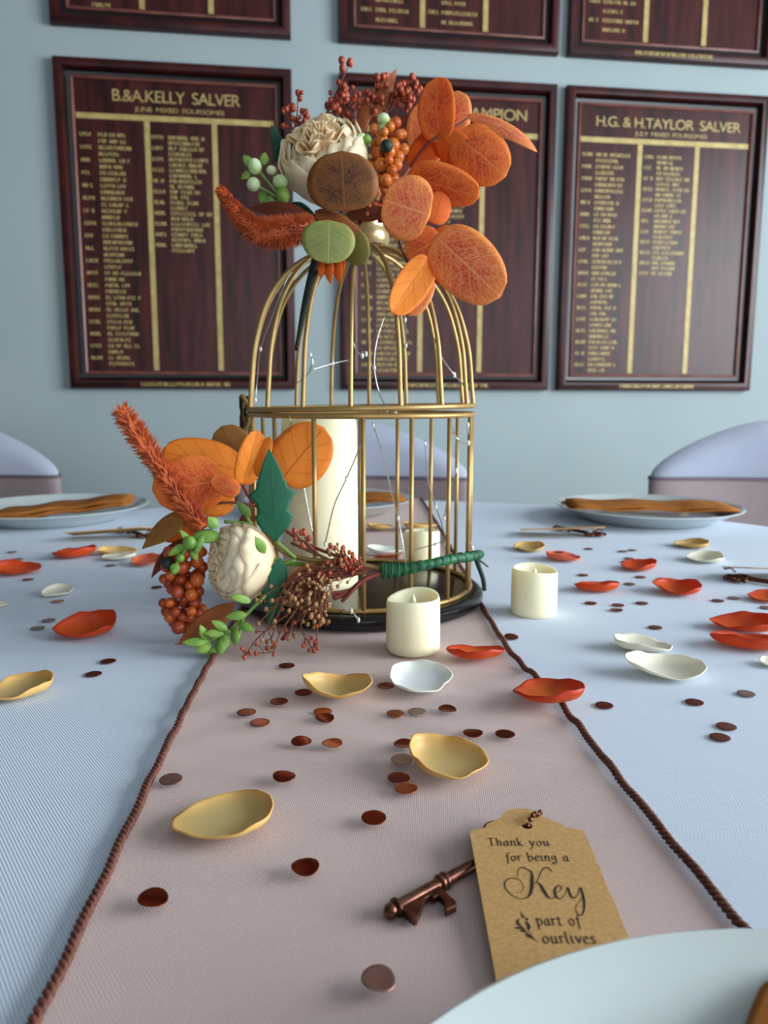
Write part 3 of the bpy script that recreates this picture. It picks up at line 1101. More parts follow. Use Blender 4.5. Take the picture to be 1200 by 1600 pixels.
# ================================================================ BOUQUETS
def leaf(parent, b, t_, wpx, mat, roll=0.0, bend=.08, cup=.10, shape='round', fold=0.0, name='leaf', curl=0.0, wave=0.0, label=None):
    b3, t3 = at(*b), at(*t_)
    L = t3 - b3
    ln = L.length
    L.normalize()
    mid = (b3 + t3) / 2
    w = wpx / pxs(mid)
    tc_ = (CAM - mid).normalized()
    Nn = (tc_ - L * tc_.dot(L)).normalized()
    Nn = (Matrix.Rotation(roll, 3, L) @ Nn).normalized()
    S = L.cross(Nn).normalized()
    nu, nv = (40, 10) if shape == 'holly' else (18, 10)

    def hw(u):
        u = min(max(u, 0), 1)
        if shape == 'round':
            x = u ** .88
            return max(.03, math.sqrt(max(0, 1 - (2 * x - 1) ** 2)) ** .92)
        if shape == 'lance':
            return max(.02, math.sin(PI * u ** .85) ** .95)
        if shape == 'holly':
            tab = [(0, .08), (.08, .34), (.17, .66), (.28, .80), (.33, .58), (.42, .72), (.52, 1.0), (.57, .68), (.70, .52), (.85, .30), (.96, .10), (1, .02)]
            for (u0, w0_), (u1, w1_) in zip(tab, tab[1:]):
                if u <= u1:
                    base_w = w0_ + (w1_ - w0_) * (u - u0) / (u1 - u0)
                    break
            return max(.02, base_w * (1 - .10 * ((u * 16) % 1.0)))
        return max(.02, 1.55 * (u ** .55) * ((1 - u) ** .75))
    vs_, uv = [], []
    for i in range(nu + 1):
        u = i / nu
        h_ = hw(u) * w / 2
        for j in range(nv + 1):
            v = -1 + 2 * j / nv
            p = b3 + L * (ln * u) + S * (v * h_)
            off = bend * ln * (4 * u * (1 - u)) - cup * w * (v * hw(u)) ** 2 + fold * w * .5 * abs(v) * hw(u)
            off += curl * ln * max(0, u - .6) ** 2 * 3
            off += wave * ln * math.sin(u * 7 + v * 2.2)
            p += Nn * off
            p.z = max(p.z, .0036)
            vs_.append(p)
            uv.append((u, (v + 1) / 2))
    fs_ = [(i * (nv + 1) + j, i * (nv + 1) + j + 1, (i + 1) * (nv + 1) + j + 1, (i + 1) * (nv + 1) + j) for i in range(nu) for j in range(nv)]
    o = MB().add(vs_, fs_, uv).build(name, mat, parent, solid=.00045)
    if label:
        o['label'] = label
    return o


def stem(parent, pts, r, mat, name='stem', n=7, taper=None):
    c = catmull([at(*p) for p in pts], 6)
    rr = [r * (1 - (1 - (taper or 1)) * i / (len(c) - 1)) for i in range(len(c))]
    return MB().tube(c, rr, n).build(name, mat, parent)


LAY_OPEN = [(1.0, 5, 62, 46), (.94, 6, 54, 42), (.88, 6, 47, 40), (.80, 6, 41, 42), (.72, 6, 36, 44)]
LAY_SIDE = [(1.0, 5, 88, 50), (.972, 5, 76, 50), (.945, 6, 66, 44), (.915, 6, 57, 44), (.88, 6, 49, 44), (.83, 6, 42, 44), (.77, 6, 36, 44)]


def rose(parent, c, axis, Rr, seed, label, lay=LAY_OPEN, heart=.52, stag=.035):
    rnd = random.Random(seed)
    A = Vector(axis).normalized()
    X = A.orthogonal().normalized()
    Y = A.cross(X)
    core = MB().sphere(c - A * Rr * .30, Rr * .52, 14, 10).build('rose', MROSEIN, parent)
    core['label'] = label

    def petal(r, az0, span, rim, base=168, flare=.05, mat=MROSE, ctr=c, sd=0.0):
        nu, nv = 10, 12
        vs_, uv = [], []
        for i in range(nu + 1):
            u = i / nu
            for j in range(nv + 1):
                v = -1 + 2 * j / nv
                end = rim + 16 * abs(v) ** 3 + 4.0 * math.sin(v * 6 + sd) * u ** 3
                ph = R(base + (end - base) * u)
                az = az0 + v * span * (.55 + .45 * u)
                rr = r * (1 + stag * v + flare * u ** 5 + .028 * math.sin(v * 8 + sd * 2) * u ** 6 )
                vs_.append(ctr + A * (rr * math.cos(ph) * 1.0) + (X * math.cos(az) + Y * math.sin(az)) * (rr * math.sin(ph)))
                uv.append((u, (v + 1) / 2))
        fs_ = [(i * (nv + 1) + j, i * (nv + 1) + j + 1, (i + 1) * (nv + 1) + j + 1, (i + 1) * (nv + 1) + j) for i in range(nu) for j in range(nv)]
        MB().add(vs_, fs_, uv).build('rose_petal', mat, core, solid=.0006)
    for li, (fr, n, rim, span) in enumerate(lay):
        for k in range(n):
            petal(Rr * fr, 2 * PI * k / n + li * .7 + rnd.uniform(-.15, .15), R(span), rim + rnd.uniform(-5, 5), flare=(.07 if li < 3 else .03) if lay is LAY_OPEN else .035,
                  mat=MROSE if li < 4 else MROSEIN, sd=rnd.uniform(0, 6), ctr=c - A * Rr * .015 * li)
    # ruffled heart: wavy closed frills standing inside the cup
    for k in range(6):
        r0 = Rr * (.10 + .085 * k)
        ka, kb = rnd.randrange(3, 6), rnd.randrange(6, 10)
        pa, pb, pc = rnd.uniform(0, 6), rnd.uniform(0, 6), rnd.uniform(0, 6)
        nn, nh = 72, 5
        vs_, uv = [], []
        for j in range(nh + 1):
            f = j / nh
            for q in range(nn):
                a_ = 2 * PI * q / nn
                rr_ = r0 * (1 + f * (.22 * math.sin(ka * a_ + pa) + .14 * math.sin(kb * a_ + pb))) * (.75 + .35 * f)
                hh = Rr * (.30 + f * (heart - .03 * k) + f * .06 * math.sin(kb * a_ + pc))
                vs_.append(c + A * hh + (X * math.cos(a_) + Y * math.sin(a_)) * rr_)
                uv.append((f, q / nn))
        fs_ = [(j * nn + q, j * nn + (q + 1) % nn, (j + 1) * nn + (q + 1) % nn, (j + 1) * nn + q) for j in range(nh) for q in range(nn)]
        MB().add(vs_, fs_, uv).build('rose_petal', MROSEIN, core, solid=.0006)
    return core


def amaranth(parent, pts, rads, nspike, slen, seed, lean=.9, label=None):
    rnd = random.Random(seed)
    c = catmull([at(*p) for p in pts], 10)
    n = len(c)

    def rad(f):
        x = f * (len(rads) - 1)
        i = min(int(x), len(rads) - 2)
        return rads[i] + (rads[i + 1] - rads[i]) * (x - i)
    m_ = MB()
    m_.tube(c, [max(.0008, rad(i / (n - 1)) * .72) for i in range(n)], 9)
    for s in range(nspike):
        f = rnd.random()
        x = f * (n - 1)
        i = min(int(x), n - 2)
        p = c[i].lerp(c[i + 1], x - i)
        tdir = (c[min(i + 2, n - 1)] - c[max(i - 1, 0)]).normalized()
        o1 = tdir.orthogonal().normalized()
        d = (Matrix.Rotation(rnd.uniform(0, 2 * PI), 3, tdir) @ o1).normalized()
        r0 = rad(f)
        b = p + d * r0 * .6
        tip = p + d * (r0 * 1.0 + slen * rnd.uniform(.5, 1.0)) + tdir * slen * lean * rnd.uniform(.7, 1.2)
        e1 = tdir.cross(d).normalized() * slen * .22
        e2 = tdir * slen * .22
        m_.add([b + e1, b - e1 * .5 + e2, b - e1 * .5 - e2, tip], [(0, 1, 3), (1, 2, 3), (2, 0, 3)])
    o = m_.build('amaranth_spike', MAMAR, parent, smooth=False)
    o['kind'] = 'stuff'
    if label:
        o['label'] = label
    return o


_bm = {}


def berry_cluster(parent, pts, jitter, n, rr, seed, mats, name='berry_cluster'):
    """stalk along pts; round berries pressed round it"""
    rnd = random.Random(seed)
    c = catmull([at(*p) for p in pts], 8)
    st = MB().tube(c, .0012, 6).build(name, MSTEMRED, parent)
    org = world_loc(st)
    placed = []
    tries = 0
    while len(placed) < n and tries < 6000:
        tries += 1
        p = c[rnd.randrange(len(c))]
        d = Vector((rnd.gauss(0, 1), rnd.gauss(0, 1), rnd.gauss(0, 1))).normalized()
        q = p + d * jitter * rnd.uniform(.45, 1.0)
        r = rr * rnd.uniform(.72, 1.15)
        if all((q - a).length > (r + b) * .80 for a, b in placed):
            placed.append((q, r))
    for q, r in placed:
        mt = mats[rnd.randrange(len(mats))]
        if mt.name not in _bm:
            ob = MB().sphere((0, 0, 0), 1.0, 10, 7).build('berry', mt, st, local=True)
            _bm[mt.name] = ob.data
        else:
            ob = bpy.data.objects.new('berry', _bm[mt.name])
            COL.objects.link(ob)
            ob.parent = st
        ob.location = q - org
        ob.scale = (r, r, r)
    return st


def bud_sprig(parent, mains, nside, slen, r, seed, smat, bmat, name='berry_sprig', srad=.0005):
    """thin branching stems carrying tiny buds"""
    rnd = random.Random(seed)
    ms_, mb_ = MB(), MB()
    for pts in mains:
        c = catmull([at(*p) for p in pts], 6)
        for q in c:
            q.z = max(q.z, .0046)
        ms_.tube(c, [srad * (1.6 - .8 * i / len(c)) for i in range(len(c))], 5)
        for k in range(nside):
            f = rnd.uniform(.25, 1.0)
            i = min(int(f * (len(c) - 1)), len(c) - 2)
            p = c[i]
            tdir = (c[i + 1] - c[i]).normalized()
            d = (Matrix.Rotation(rnd.uniform(0, 2 * PI), 3, tdir) @ tdir.orthogonal()).normalized()
            ll = slen * rnd.uniform(.35, 1.0)
            e = p + (d * .75 + tdir * .6) * ll
            e.z = max(e.z, .0048)
            ms_.tube([p, p.lerp(e, .5) + d * ll * .08, e], srad * .7, 4)
            mb_.sphere(e, r * rnd.uniform(.7, 1.15), 7, 5, (1, 1, 1.15))
        mb_.sphere(c[-1], r, 7, 5, (1, 1, 1.3))
    s = ms_.build(name, smat, parent)
    bo = mb_.build('buds', bmat, s)
    bo['kind'] = 'stuff'
    return s


def bud(parent, p, rpx, mat, sc=(1, 1, 1), name='bud'):
    c = at(*p)
    return MB().sphere(c, rpx / pxs(c), 12, 8, sc).build(name, mat, parent)


# ---------------------------------------------------------------- upper bouquet
ub = thing('flower_spray', at(575, 355, .62), 'autumn silk flower spray crowning the top of the birdcage', 'flowers', 'two silk flower sprays')
stem(ub, [(640, 262, .622), (668, 225, .612), (700, 205, .612), (735, 182, .618)], .0012, MSTEMRED, 'twig', taper=.6)
stem(ub, [(560, 350, .605), (610, 300, .61), (640, 262, .615)], .0016, MTWIG, 'twig')
stem(ub, [(590, 345, .605), (640, 350, .605), (680, 368, .60)], .0014, MSTEMRED, 'twig')
stem(ub, [(618, 360, .60), (630, 395, .60), (640, 412, .60)], .001, MSTEMRED, 'twig')
stem(ub, [(560, 345, .61), (510, 340, .60), (470, 345, .60)], .0016, MTWIG, 'twig')
# orange leaves on the right
leaf(ub, (672, 256, .632), (662, 160, .632), 66, L_OR, roll=.25, bend=.06, cup=.06)
leaf(ub, (694, 222, .628), (716, 142, .634), 64, L_OR, roll=-.35, bend=.05)
leaf(ub, (688, 224, .612), (684, 121, .616), 62, L_OR2, roll=-.35, bend=.10, cup=.04, fold=.18)
leaf(ub, (690, 204, .620), (640, 262, .626), 50, L_BACK2, roll=.5, bend=.03)
leaf(ub, (684, 208, .610), (738, 262, .612), 54, L_BACK2, roll=.3, bend=.04)
leaf(ub, (712, 212, .608), (790, 276, .604), 84, L_OR2, roll=-.15, bend=.06, cup=.10)
leaf(ub, (730, 180, .612), (840, 234, .606), 40, L_OR, roll=-.55, bend=.10, cup=.22, shape='ovate', curl=-.10)
leaf(ub, (638, 272, .606), (750, 306, .602), 66, L_OR2, roll=.45, bend=.05)
leaf(ub, (676, 350, .605), (692, 300, .605), 44, L_BACK2, roll=.2, bend=.05)
leaf(ub, (672, 337, .585), (598, 312, .585), 99, L_OR, roll=.10, bend=.03, cup=.05, label='pale orange oval leaf')
leaf(ub, (690, 372, .590), (636, 402, .592), 66, L_OR2, roll=.2, bend=.05)
leaf(ub, (686, 396, .598), (712, 356, .598), 52, L_OR2, roll=-.2, bend=.05)
leaf(ub, (676, 372, .594), (700, 442, .590), 60, L_BACK2, roll=.2, bend=.04)
leaf(ub, (680, 368, .578), (782, 464, .572), 98, L_OR, roll=.05, bend=.04, cup=.06, label='broad pale orange leaf')
leaf(ub, (672, 404, .586), (612, 490, .572), 58, L_BACK, roll=-.35, bend=-.04, cup=.02, fold=.35)
leaf(ub, (668, 430, .590), (640, 494, .580), 42, L_OR, roll=.25, bend=.04)
# brown, green and rust leaves
leaf(ub, (538, 331, .575), (533, 236, .570), 112, L_BROWN, roll=.05, bend=.06, cup=.05, label='olive brown round leaf')
leaf(ub, (514, 344, .572), (512, 412, .566), 84, L_SAGE, roll=-.05, bend=.06, cup=.05, label='sage green round leaf')
leaf(ub, (548, 362, .582), (566, 414, .580), 44, L_OLIVE, roll=.3, bend=.06)
leaf(ub, (490, 342, .598), (388, 326, .600), 30, L_MAROON, roll=.6, bend=.12, shape='lance')
leaf(ub, (492, 330, .588), (574, 376, .580), 46, L_RUST, roll=-.3, bend=.05, shape='ovate')
leaf(ub, (540, 335, .592), (620, 330, .596), 26, L_MAROON, roll=.3, bend=.04, shape='lance')
leaf(ub, (452, 282, .625), (424, 196, .628), 40, L_DGREEN, roll=.4, bend=.06, shape='ovate')
leaf(ub, (440, 330, .612), (500, 345, .605), 40, L_DGREEN, roll=.2, bend=.05, shape='lance')
leaf(ub, (572, 192, .655), (620, 107, .660), 27, L_RUST, roll=.2, bend=.04, shape='lance')
leaf(ub, (560, 222, .650), (580, 140, .655), 20, L_RUST, roll=-.3, bend=.06, shape='lance')
leaf(ub, (545, 225, .655), (540, 160, .66), 18, L_RUST, roll=.3, bend=.06, shape='lance')
leaf(ub, (590, 220, .66), (600, 150, .665), 22, L_RUST, roll=.3, bend=.06, shape='lance')
leaf(ub, (610, 225, .64), (664, 178, .645), 40, L_MAROON, roll=.2, bend=.05, shape='lance')
leaf(ub, (600, 300, .645), (645, 215, .645), 60, L_MAROON, roll=.2, bend=.05, shape='ovate')
for b_, t__ in (((508, 398, .585), (500, 434, .575)), ((512, 400, .583), (517, 445, .572)), ((524, 400, .585), (533, 446, .575)), ((530, 398, .587), (536, 430, .58))):
    leaf(ub, b_, t__, 17, L_BACK2, roll=.3, bend=.08, shape='lance')
rose(ub, at(508, 250, .615), (-.25, -.72, .62), 66 / pxs(at(508, 250, .615)), 3, 'peach cream silk rose')
berry_cluster(ub, [(607, 210, .618), (606, 240, .612), (602, 275, .615)], .0135, 34, .0047, 4, [MBERRY, MBERRYL, MBERRYL])
berry_cluster(ub, [(598, 290, .610), (604, 325, .606), (585, 330, .60)], .008, 12, .0036, 9, [MBERRY, MBERRYD])
bud(ub, (604, 228, .598), 10, MTAPEDARK, name='dark_bud')
bud_sprig(ub, [[(455, 215, .64), (464, 180, .64), (465, 145, .64)], [(462, 210, .64), (452, 190, .64), (447, 172, .64)], [(462, 210, .64), (472, 190, .64), (478, 175, .64)]], 9, .008, .0021, 31, MSTEMRED, MBUDRUST)
bud_sprig(ub, [[(498, 205, .645), (515, 165, .645), (530, 135, .645), (547, 97, .645)], [(505, 195, .645), (520, 160, .64), (540, 150, .64)]], 16, .011, .0026, 32, MSTEMRED, MBUDRUST)
bud_sprig(ub, [[(540, 215, .655), (550, 180, .655), (556, 150, .655)], [(570, 215, .65), (580, 170, .65), (588, 120, .65)], [(590, 190, .655), (620, 150, .655), (650, 130, .655)], [(600, 180, .655), (625, 160, .655), (645, 155, .655)]], 22, .012, .0024, 33, MSTEMRED, MBUDRUST)
bud_sprig(ub, [[(585, 340, .60), (578, 318, .59), (575, 312, .588)], [(580, 340, .6), (572, 325, .59), (568, 320, .588)]], 4, .004, .0018, 34, MSTEMRED, MBERRYL)
# pale green bud sprays
for p, r_, mt, sc in (((398, 260, .60), 11, MPALEBUD, (1, 1, 1.1)), ((396, 288, .60), 11, MPALEBUD, (1, 1, .95)), ((438, 284, .602), 12, MPALEBUD, (1, 1, .9)), ((442, 305, .602), 11, MGREENLEAF, (1, 1, 1.25)),
                      ((424, 266, .606), 8, MPALEBUD, (1, 1, .9)), ((599, 186, .612), 10, MPALEBUD, (1, 1, .9)), ((600, 202, .612), 9, MPALEBUD, (1.1, 1, 1.0)), ((572, 218, .604), 9, MGREENLEAF, (1, 1, .9)), ((568, 240, .604), 7, MPALEBUD, (.9, 1, 1.8)), ((565, 213, .603), 7, MPALEBUD, (1, 1, .7))):
    bud(ub, p, r_, mt, sc)
for a_, b_ in (((440, 310, .603), (400, 262, .602)), ((440, 312, .603), (398, 288, .602)), ((445, 318, .603), (438, 290, .603)), ((445, 322, .604), (425, 270, .606))):
    stem(ub, [a_, b_], .0009, MGREENSTEM, 'bud_stem')
for b_, t__, w_ in (((394, 262, .603), (380, 242, .603), 15), ((392, 268, .603), (377, 280, .603), 11), ((412, 258, .606), (414, 238, .606), 14), ((412, 298, .606), (408, 318, .604), 14), ((430, 315, .604), (412, 316, .603), 18), ((440, 318, .604), (452, 332, .602), 16), ((386, 365, .60), (372, 357, .60), 14)):
    leaf(ub, b_, t__, w_, MGREENLEAF if w_ != 14 or b_[1] < 350 else L_GREEN, roll=.2, bend=.1, shape='lance', name='small_leaf')
amaranth(ub, [(490, 352, .592), (450, 362, .585), (405, 362, .582), (372, 335, .582), (342, 294, .584)], [.0085, .0115, .0115, .0085, .0055, .0028], 2600, .0021, 7, lean=.35, label='rust amaranth tassel')
# taped wire end hanging into the cage
stem(ub, [(498, 395, .598), (488, 430, .602), (478, 470, .605), (470, 510, .607), (463, 548, .608)], .0042, MTAPEDARK, 'taped_stem', n=9, taper=.35)

# ---------------------------------------------------------------- lower bouquet
lb = thing('flower_spray', (at(440, 890, .545).x, .545, 0), 'autumn silk flower spray lying on the table against the cage', 'flowers', 'two silk flower sprays')
# green-taped stem across the front of the cage, wire end round the right side
tp = catmull([at(*p) for p in ((596, 892, .540), (630, 889, .540), (668, 882, .541), (705, 874, .552), (742, 868, .580), (750, 866, .600))], 10)
rr = [.0056 - .0022 * min(1, i / 22) + .0006 * math.sin(i * 1.9) * (1 if i < 26 else .4) for i in range(len(tp))]
ts = MB().tube(tp, rr, 12).build('taped_stem', MTAPE, lb)
m = MB()
for k in range(16):
    i = k * 3 + 1
    if i + 1 >= len(tp):
        break
    tdir = (tp[i + 1] - tp[i]).normalized()
    o1 = tdir.orthogonal().normalized()
    o2 = tdir.cross(o1)
    ringp = [tp[i] + (o1 * math.cos(q) + o2 * math.sin(q)) * (rr[i] + .0001) + tdir * .0022 * math.sin(q) for q in [2 * PI * j / 14 for j in range(14)]]
    m.tube(ringp, .00055, 5, closed=True)
m.build('tape_wrap', MTAPE, ts)
stem(lb, [(742, 868, .580), (748, 885, .585), (755, 905, .588), (757, 922, .590)], .0020, MTAPEDARK, 'wire_end', taper=.9)
stem(lb, [(735, 868, .578), (750, 876, .585), (763, 886, .588)], .0012, MTAPEDARK, 'wire_end', taper=.5)
stem(lb, [(600, 890, .541), (540, 878, .540), (480, 874, .542), (440, 860, .545), (425, 838, .55)], .0019, MOLIVESTEM, 'stem')
stem(lb, [(600, 892, .541), (540, 885, .541), (500, 868, .542), (455, 848, .545)], .0012, MTWIG, 'stem')
stem(lb, [(600, 895, .538), (570, 905, .534), (545, 925, .532), (520, 935, .53)], .0019, MSTEMRED, 'twig')
stem(lb, [(562, 910, .533), (548, 926, .530), (534, 940, .529)], .0014, MSTEMRED, 'twig')
stem(lb, [(545, 925, .531), (505, 930, .53), (470, 960, .528), (440, 1000, .52)], .0013, MSTEMRED, 'twig')
stem(lb, [(600, 890, .541), (520, 884, .545), (440, 880, .55), (415, 880, .55)], .0018, MGREENSTEM, 'stem')
stem(lb, [(590, 888, .545), (480, 850, .56), (400, 790, .575), (372, 742, .585)], .0013, MSTEMRED, 'stem')
stem(lb, [(372, 742, .585), (330, 700, .585), (300, 690, .585)], .0010, MSTEMRED, 'stem', taper=.6)
stem(lb, [(400, 790, .575), (350, 785, .57), (300, 800, .57)], .0010, MSTEMRED, 'stem')
# leaves
leaf(lb, (380, 738, .584), (252, 706, .578), 76, L_BACK, roll=.25, bend=.05, cup=.06, label='large smooth orange leaf')
leaf(lb, (382, 736, .592), (346, 666, .592), 66, L_OCHRE, roll=-.2, bend=.05)
leaf(lb, (378, 742, .590), (360, 692, .590), 44, L_MAROON, roll=.3, bend=.05)
leaf(lb, (350, 750, .562), (238, 766, .556), 92, L_OR2, roll=-.15, bend=.05, cup=.08, label='veined burnt orange leaf')
leaf(lb, (374, 770, .558), (330, 746, .556), 32, L_OR2, roll=.15, bend=.05)
leaf(lb, (378, 758, .565), (402, 672, .566), 46, L_BACK, roll=.35, bend=.05, fold=.3)
leaf(lb, (402, 745, .562), (422, 682, .566), 24, L_BACK, roll=-.5, bend=.05)
leaf(lb, (438, 752, .584), (506, 668, .590), 92, L_BACK, roll=.02, bend=.04, cup=.06, label='smooth orange leaf inside the bars')
leaf(lb, (366, 778, .575), (308, 792, .572), 46, L_BACK, roll=.2, bend=.05)
leaf(lb, (304, 796, .566), (222, 858, .560), 36, L_OCHRE, roll=.35, bend=.10, shape='lance')
leaf(lb, (312, 812, .572), (248, 838, .568), 44, L_BACK2, roll=-.2, bend=.05)
leaf(lb, (300, 838, .560), (237, 903, .555), 24, L_MAROON, roll=.5, bend=.16, shape='lance')
leaf(lb, (430, 845, .540), (420, 702, .546), 78, L_GREEN, roll=.10, bend=.06, cup=.06, shape='holly', label='dark green toothed leaf')
leaf(lb, (438, 872, .538), (418, 980, .528), 44, L_GREEN, roll=-.25, bend=.08, cup=.12, shape='holly')
leaf(lb, (425, 905, .55), (395, 930, .545), 26, L_GREEN, roll=.2, bend=.05, shape='holly')
leaf(lb, (368, 942, .540), (272, 1017, .522), 38, L_RUST, roll=.15, bend=.05, shape='lance')
leaf(lb, (520, 878, .546), (424, 936, .536), 42, L_RUST, roll=-.2, bend=.10, shape='lance')
leaf(lb, (395, 800, .572), (372, 842, .566), 40, L_MAROON, roll=.2, bend=.05, shape='ovate')
leaf(lb, (425, 800, .570), (420, 860, .566), 44, L_OCHRE, roll=.2, bend=.05, shape='ovate')
amaranth(lb, [(316, 826, .545), (290, 790, .550), (258, 742, .556), (222, 690, .562), (188, 640, .568)], [.0060, .0056, .0048, .0058, .0068, .0040], 1000, .0050, 8, lean=.8, label='rust amaranth spike')
rose(lb, at(370, 878, .543), (-.90, -.40, .12), 60 / pxs(at(370, 878, .543)), 6, 'cream silk rose seen from the side', LAY_SIDE, .40, .016)
leaf(lb, (414, 865, .516), (398, 838, .512), 16, MGREENLEAF, roll=.2, bend=.1, shape='lance', name='sepal')
leaf(lb, (392, 940, .515), (360, 932, .510), 20, MGREENLEAF, roll=.2, bend=.1, shape='ovate', name='sepal')
berry_cluster(lb, [(290, 872, .545), (288, 905, .543), (286, 940, .542), (288, 956, .543)], .0150, 64, .0046, 14, [MBERRYD, MBERRYD, MBERRY])
bud(lb, (262, 880, .532), 10, MTAPEDARK, name='dark_bud')
# fresh green sprays
for a_, b_ in (((345, 835, .538), (298, 845, .532)), ((310, 832, .534), (282, 860, .528)), ((295, 850, .531), (272, 888, .527)), ((410, 872, .54), (440, 875, .54)), ((432, 846, .54), (462, 872, .54)), ((462, 875, .54), (418, 890, .54)),
               ((400, 832, .548), (375, 790, .548)), ((395, 818, .548), (350, 815, .545)), ((415, 930, .525), (360, 985, .515)), ((360, 985, .515), (310, 1010, .508)), ((380, 965, .518), (372, 1000, .512)), ((345, 992, .513), (335, 1020, .508))):
    stem(lb, [a_, b_], .0013, MGREENSTEM, 'green_stem')
for b_, t__, w_ in (((345, 838, .534), (300, 838, .530), 24), ((340, 825, .534), (325, 808, .532), 20), ((300, 852, .530), (280, 828, .528), 12), ((290, 850, .530), (262, 868, .526), 14), ((278, 880, .528), (268, 898, .525), 16), ((300, 858, .528), (308, 876, .525), 12),
                    ((392, 808, .546), (370, 782, .544), 14), ((318, 835, .530), (304, 868, .526), 12),
                    ((330, 1004, .508), (284, 1004, .502), 16), ((322, 1000, .507), (312, 976, .505), 14), ((332, 1008, .506), (305, 1018, .501), 17), ((338, 1010, .505), (328, 1032, .500), 15), ((346, 998, .506), (345, 1025, .501), 16), ((352, 990, .508), (348, 1020, .503), 18),
                    ((356, 985, .510), (330, 970, .507), 14), ((368, 980, .510), (368, 1010, .505), 16), ((372, 975, .510), (398, 985, .507), 14), ((350, 990, .508), (318, 990, .504), 14), ((385, 960, .514), (352, 965, .511), 16)):
    leaf(lb, b_, t__, w_, MGREENLEAF, roll=random.Random(int(b_[0] * 7 + t__[1])).uniform(-.5, .5), bend=.12, cup=.2, shape='lance', name='small_leaf')
for p, r_ in (((296, 848, .526), 11), ((282, 872, .526), 7), ((272, 892, .526), 6)):
    bud(lb, p, r_, MGREENLEAF, name='green_bud')
# hanging brown seed grass
rnd = random.Random(77)
mains = []
for k in range(26):
    ex, ey = rnd.uniform(400, 505), rnd.uniform(930, 1020)
    if ex > 470:
        ey = rnd.uniform(930, 985)
    mains.append([(590, 890, .541), (rnd.uniform(500, 545), rnd.uniform(880, 905), .536), ((ex + 500) / 2, rnd.uniform(900, 925), .530), (ex, ey, rnd.uniform(.505, .535))])
for k in range(10):
    ex, ey = rnd.uniform(430, 540), rnd.uniform(852, 905)
    mains.append([(590, 888, .541), (550, rnd.uniform(875, 890), .540), (ex, ey, rnd.uniform(.53, .545))])
mains.append([(500, 935, .528), (450, 960, .52), (400, 1000, .508), (382, 1035, .492)])
mains.append([(480, 930, .526), (440, 985, .512), (425, 1022, .503), (400, 1028, .500)])
mains.append([(500, 930, .526), (470, 975, .515), (490, 1018, .506)])
mains.append([(520, 920, .528), (500, 960, .52), (494, 1005, .510)])
sg = bud_sprig(lb, mains[:14], 6, .011, .0015, 51, MTWIG, MBUDBROWN, 'seed_grass', srad=.00048)
sg = bud_sprig(lb, mains[14:26], 6, .013, .0015, 52, MSTEMRED, MBUDBROWN, 'seed_grass', srad=.00048)
sg = bud_sprig(lb, mains[26:], 7, .009, .0015, 53, MTWIG, MBUDRUST, 'seed_grass', srad=.00048)
bud_sprig(lb, [[(500, 868, .542), (480, 848, .541), (475, 832, .540)], [(490, 862, .542), (470, 845, .541), (460, 830, .54)]], 3, .004, .0021, 54, MTWIG, MBUDRUST, 'berry_sprig')


# ================================================================ FABRIC PETALS
def ground_z(x, y):
    if interp(RL, y) - .002 < x < interp(RR, y) + .002:
        return .0034
    return .0005


def petal(cx, cy, wpx, hpx, mat, label, rot=0.0, rim=.5, seed=0, group=None, fold=0.0, lift=None, tip=0.0, rimpow=3.0):
    """heat-curled satin petal lying on the cloth: oval dish with an uneven raised rim"""
    rnd = random.Random(seed * 17 + 3)
    p = gnd(cx, cy)
    a = wpx / pxs(p) / 2
    d0, d1 = gnd(cx, cy + hpx / 2), gnd(cx, cy - hpx / 2)
    b = max(a * .55, min(a * 1.0, (d1 - d0).length / 2 * .82))
    H = a * rim * .62
    z0 = ground_z(p.x, p.y) if lift is None else lift
    nr, na = 12, 56
    ph = [rnd.uniform(0, 6.28) for _ in range(6)]
    vs_, uv = [], []
    ca, sa = math.cos(rot), math.sin(rot)
    for i in range(nr + 1):
        r = i / nr
        for k in range(na):
            th = 2 * PI * k / na
            out = 1 + .06 * math.sin(2 * th + ph[0]) + .05 * math.sin(3 * th + ph[1]) + .008 * math.sin(7 * th + ph[2]) + .004 * math.sin(13 * th + ph[3])
            x = a * r * out * math.cos(th)
            y = b * r * out * math.sin(th)
            lip = .62 + .38 * math.sin(th + ph[4]) + .10 * math.sin(4 * th + ph[2]) + .04 * math.sin(9 * th + ph[5])
            z = H * (.25 * r * r + (max(.05, lip)) * r ** (rimpow * 1.6))
            if r > .7:      # heat-sealed rim rolls back inwards
                q = (r - .7) / .3
                x *= 1 - .13 * q * q * max(0, lip)
                y *= 1 - .13 * q * q * max(0, lip)
            if fold:
                z += fold * a * abs(x / a) ** 1.6 * (1 if x > 0 else .8)
            z += tip * x * .5 + abs(tip) * a * .5
            vs_.append(Vector((x * ca - y * sa, x * sa + y * ca, z)))
            uv.append((r, k / na))
    fs_ = [(i * na + k, i * na + (k + 1) % na, (i + 1) * na + (k + 1) % na, (i + 1) * na + k) for i in range(nr) for k in range(na)]
    zmin = min(v.z for v in vs_)
    m_ = MB().add([v - Vector((0, 0, zmin)) for v in vs_], fs_, uv)
    o = m_.build('fabric_petal', mat, solid=.0007)
    o.location = (p.x, p.y, z0 + .0005)
    return tag(o, label, 'petal', group or 'scattered fabric petals')


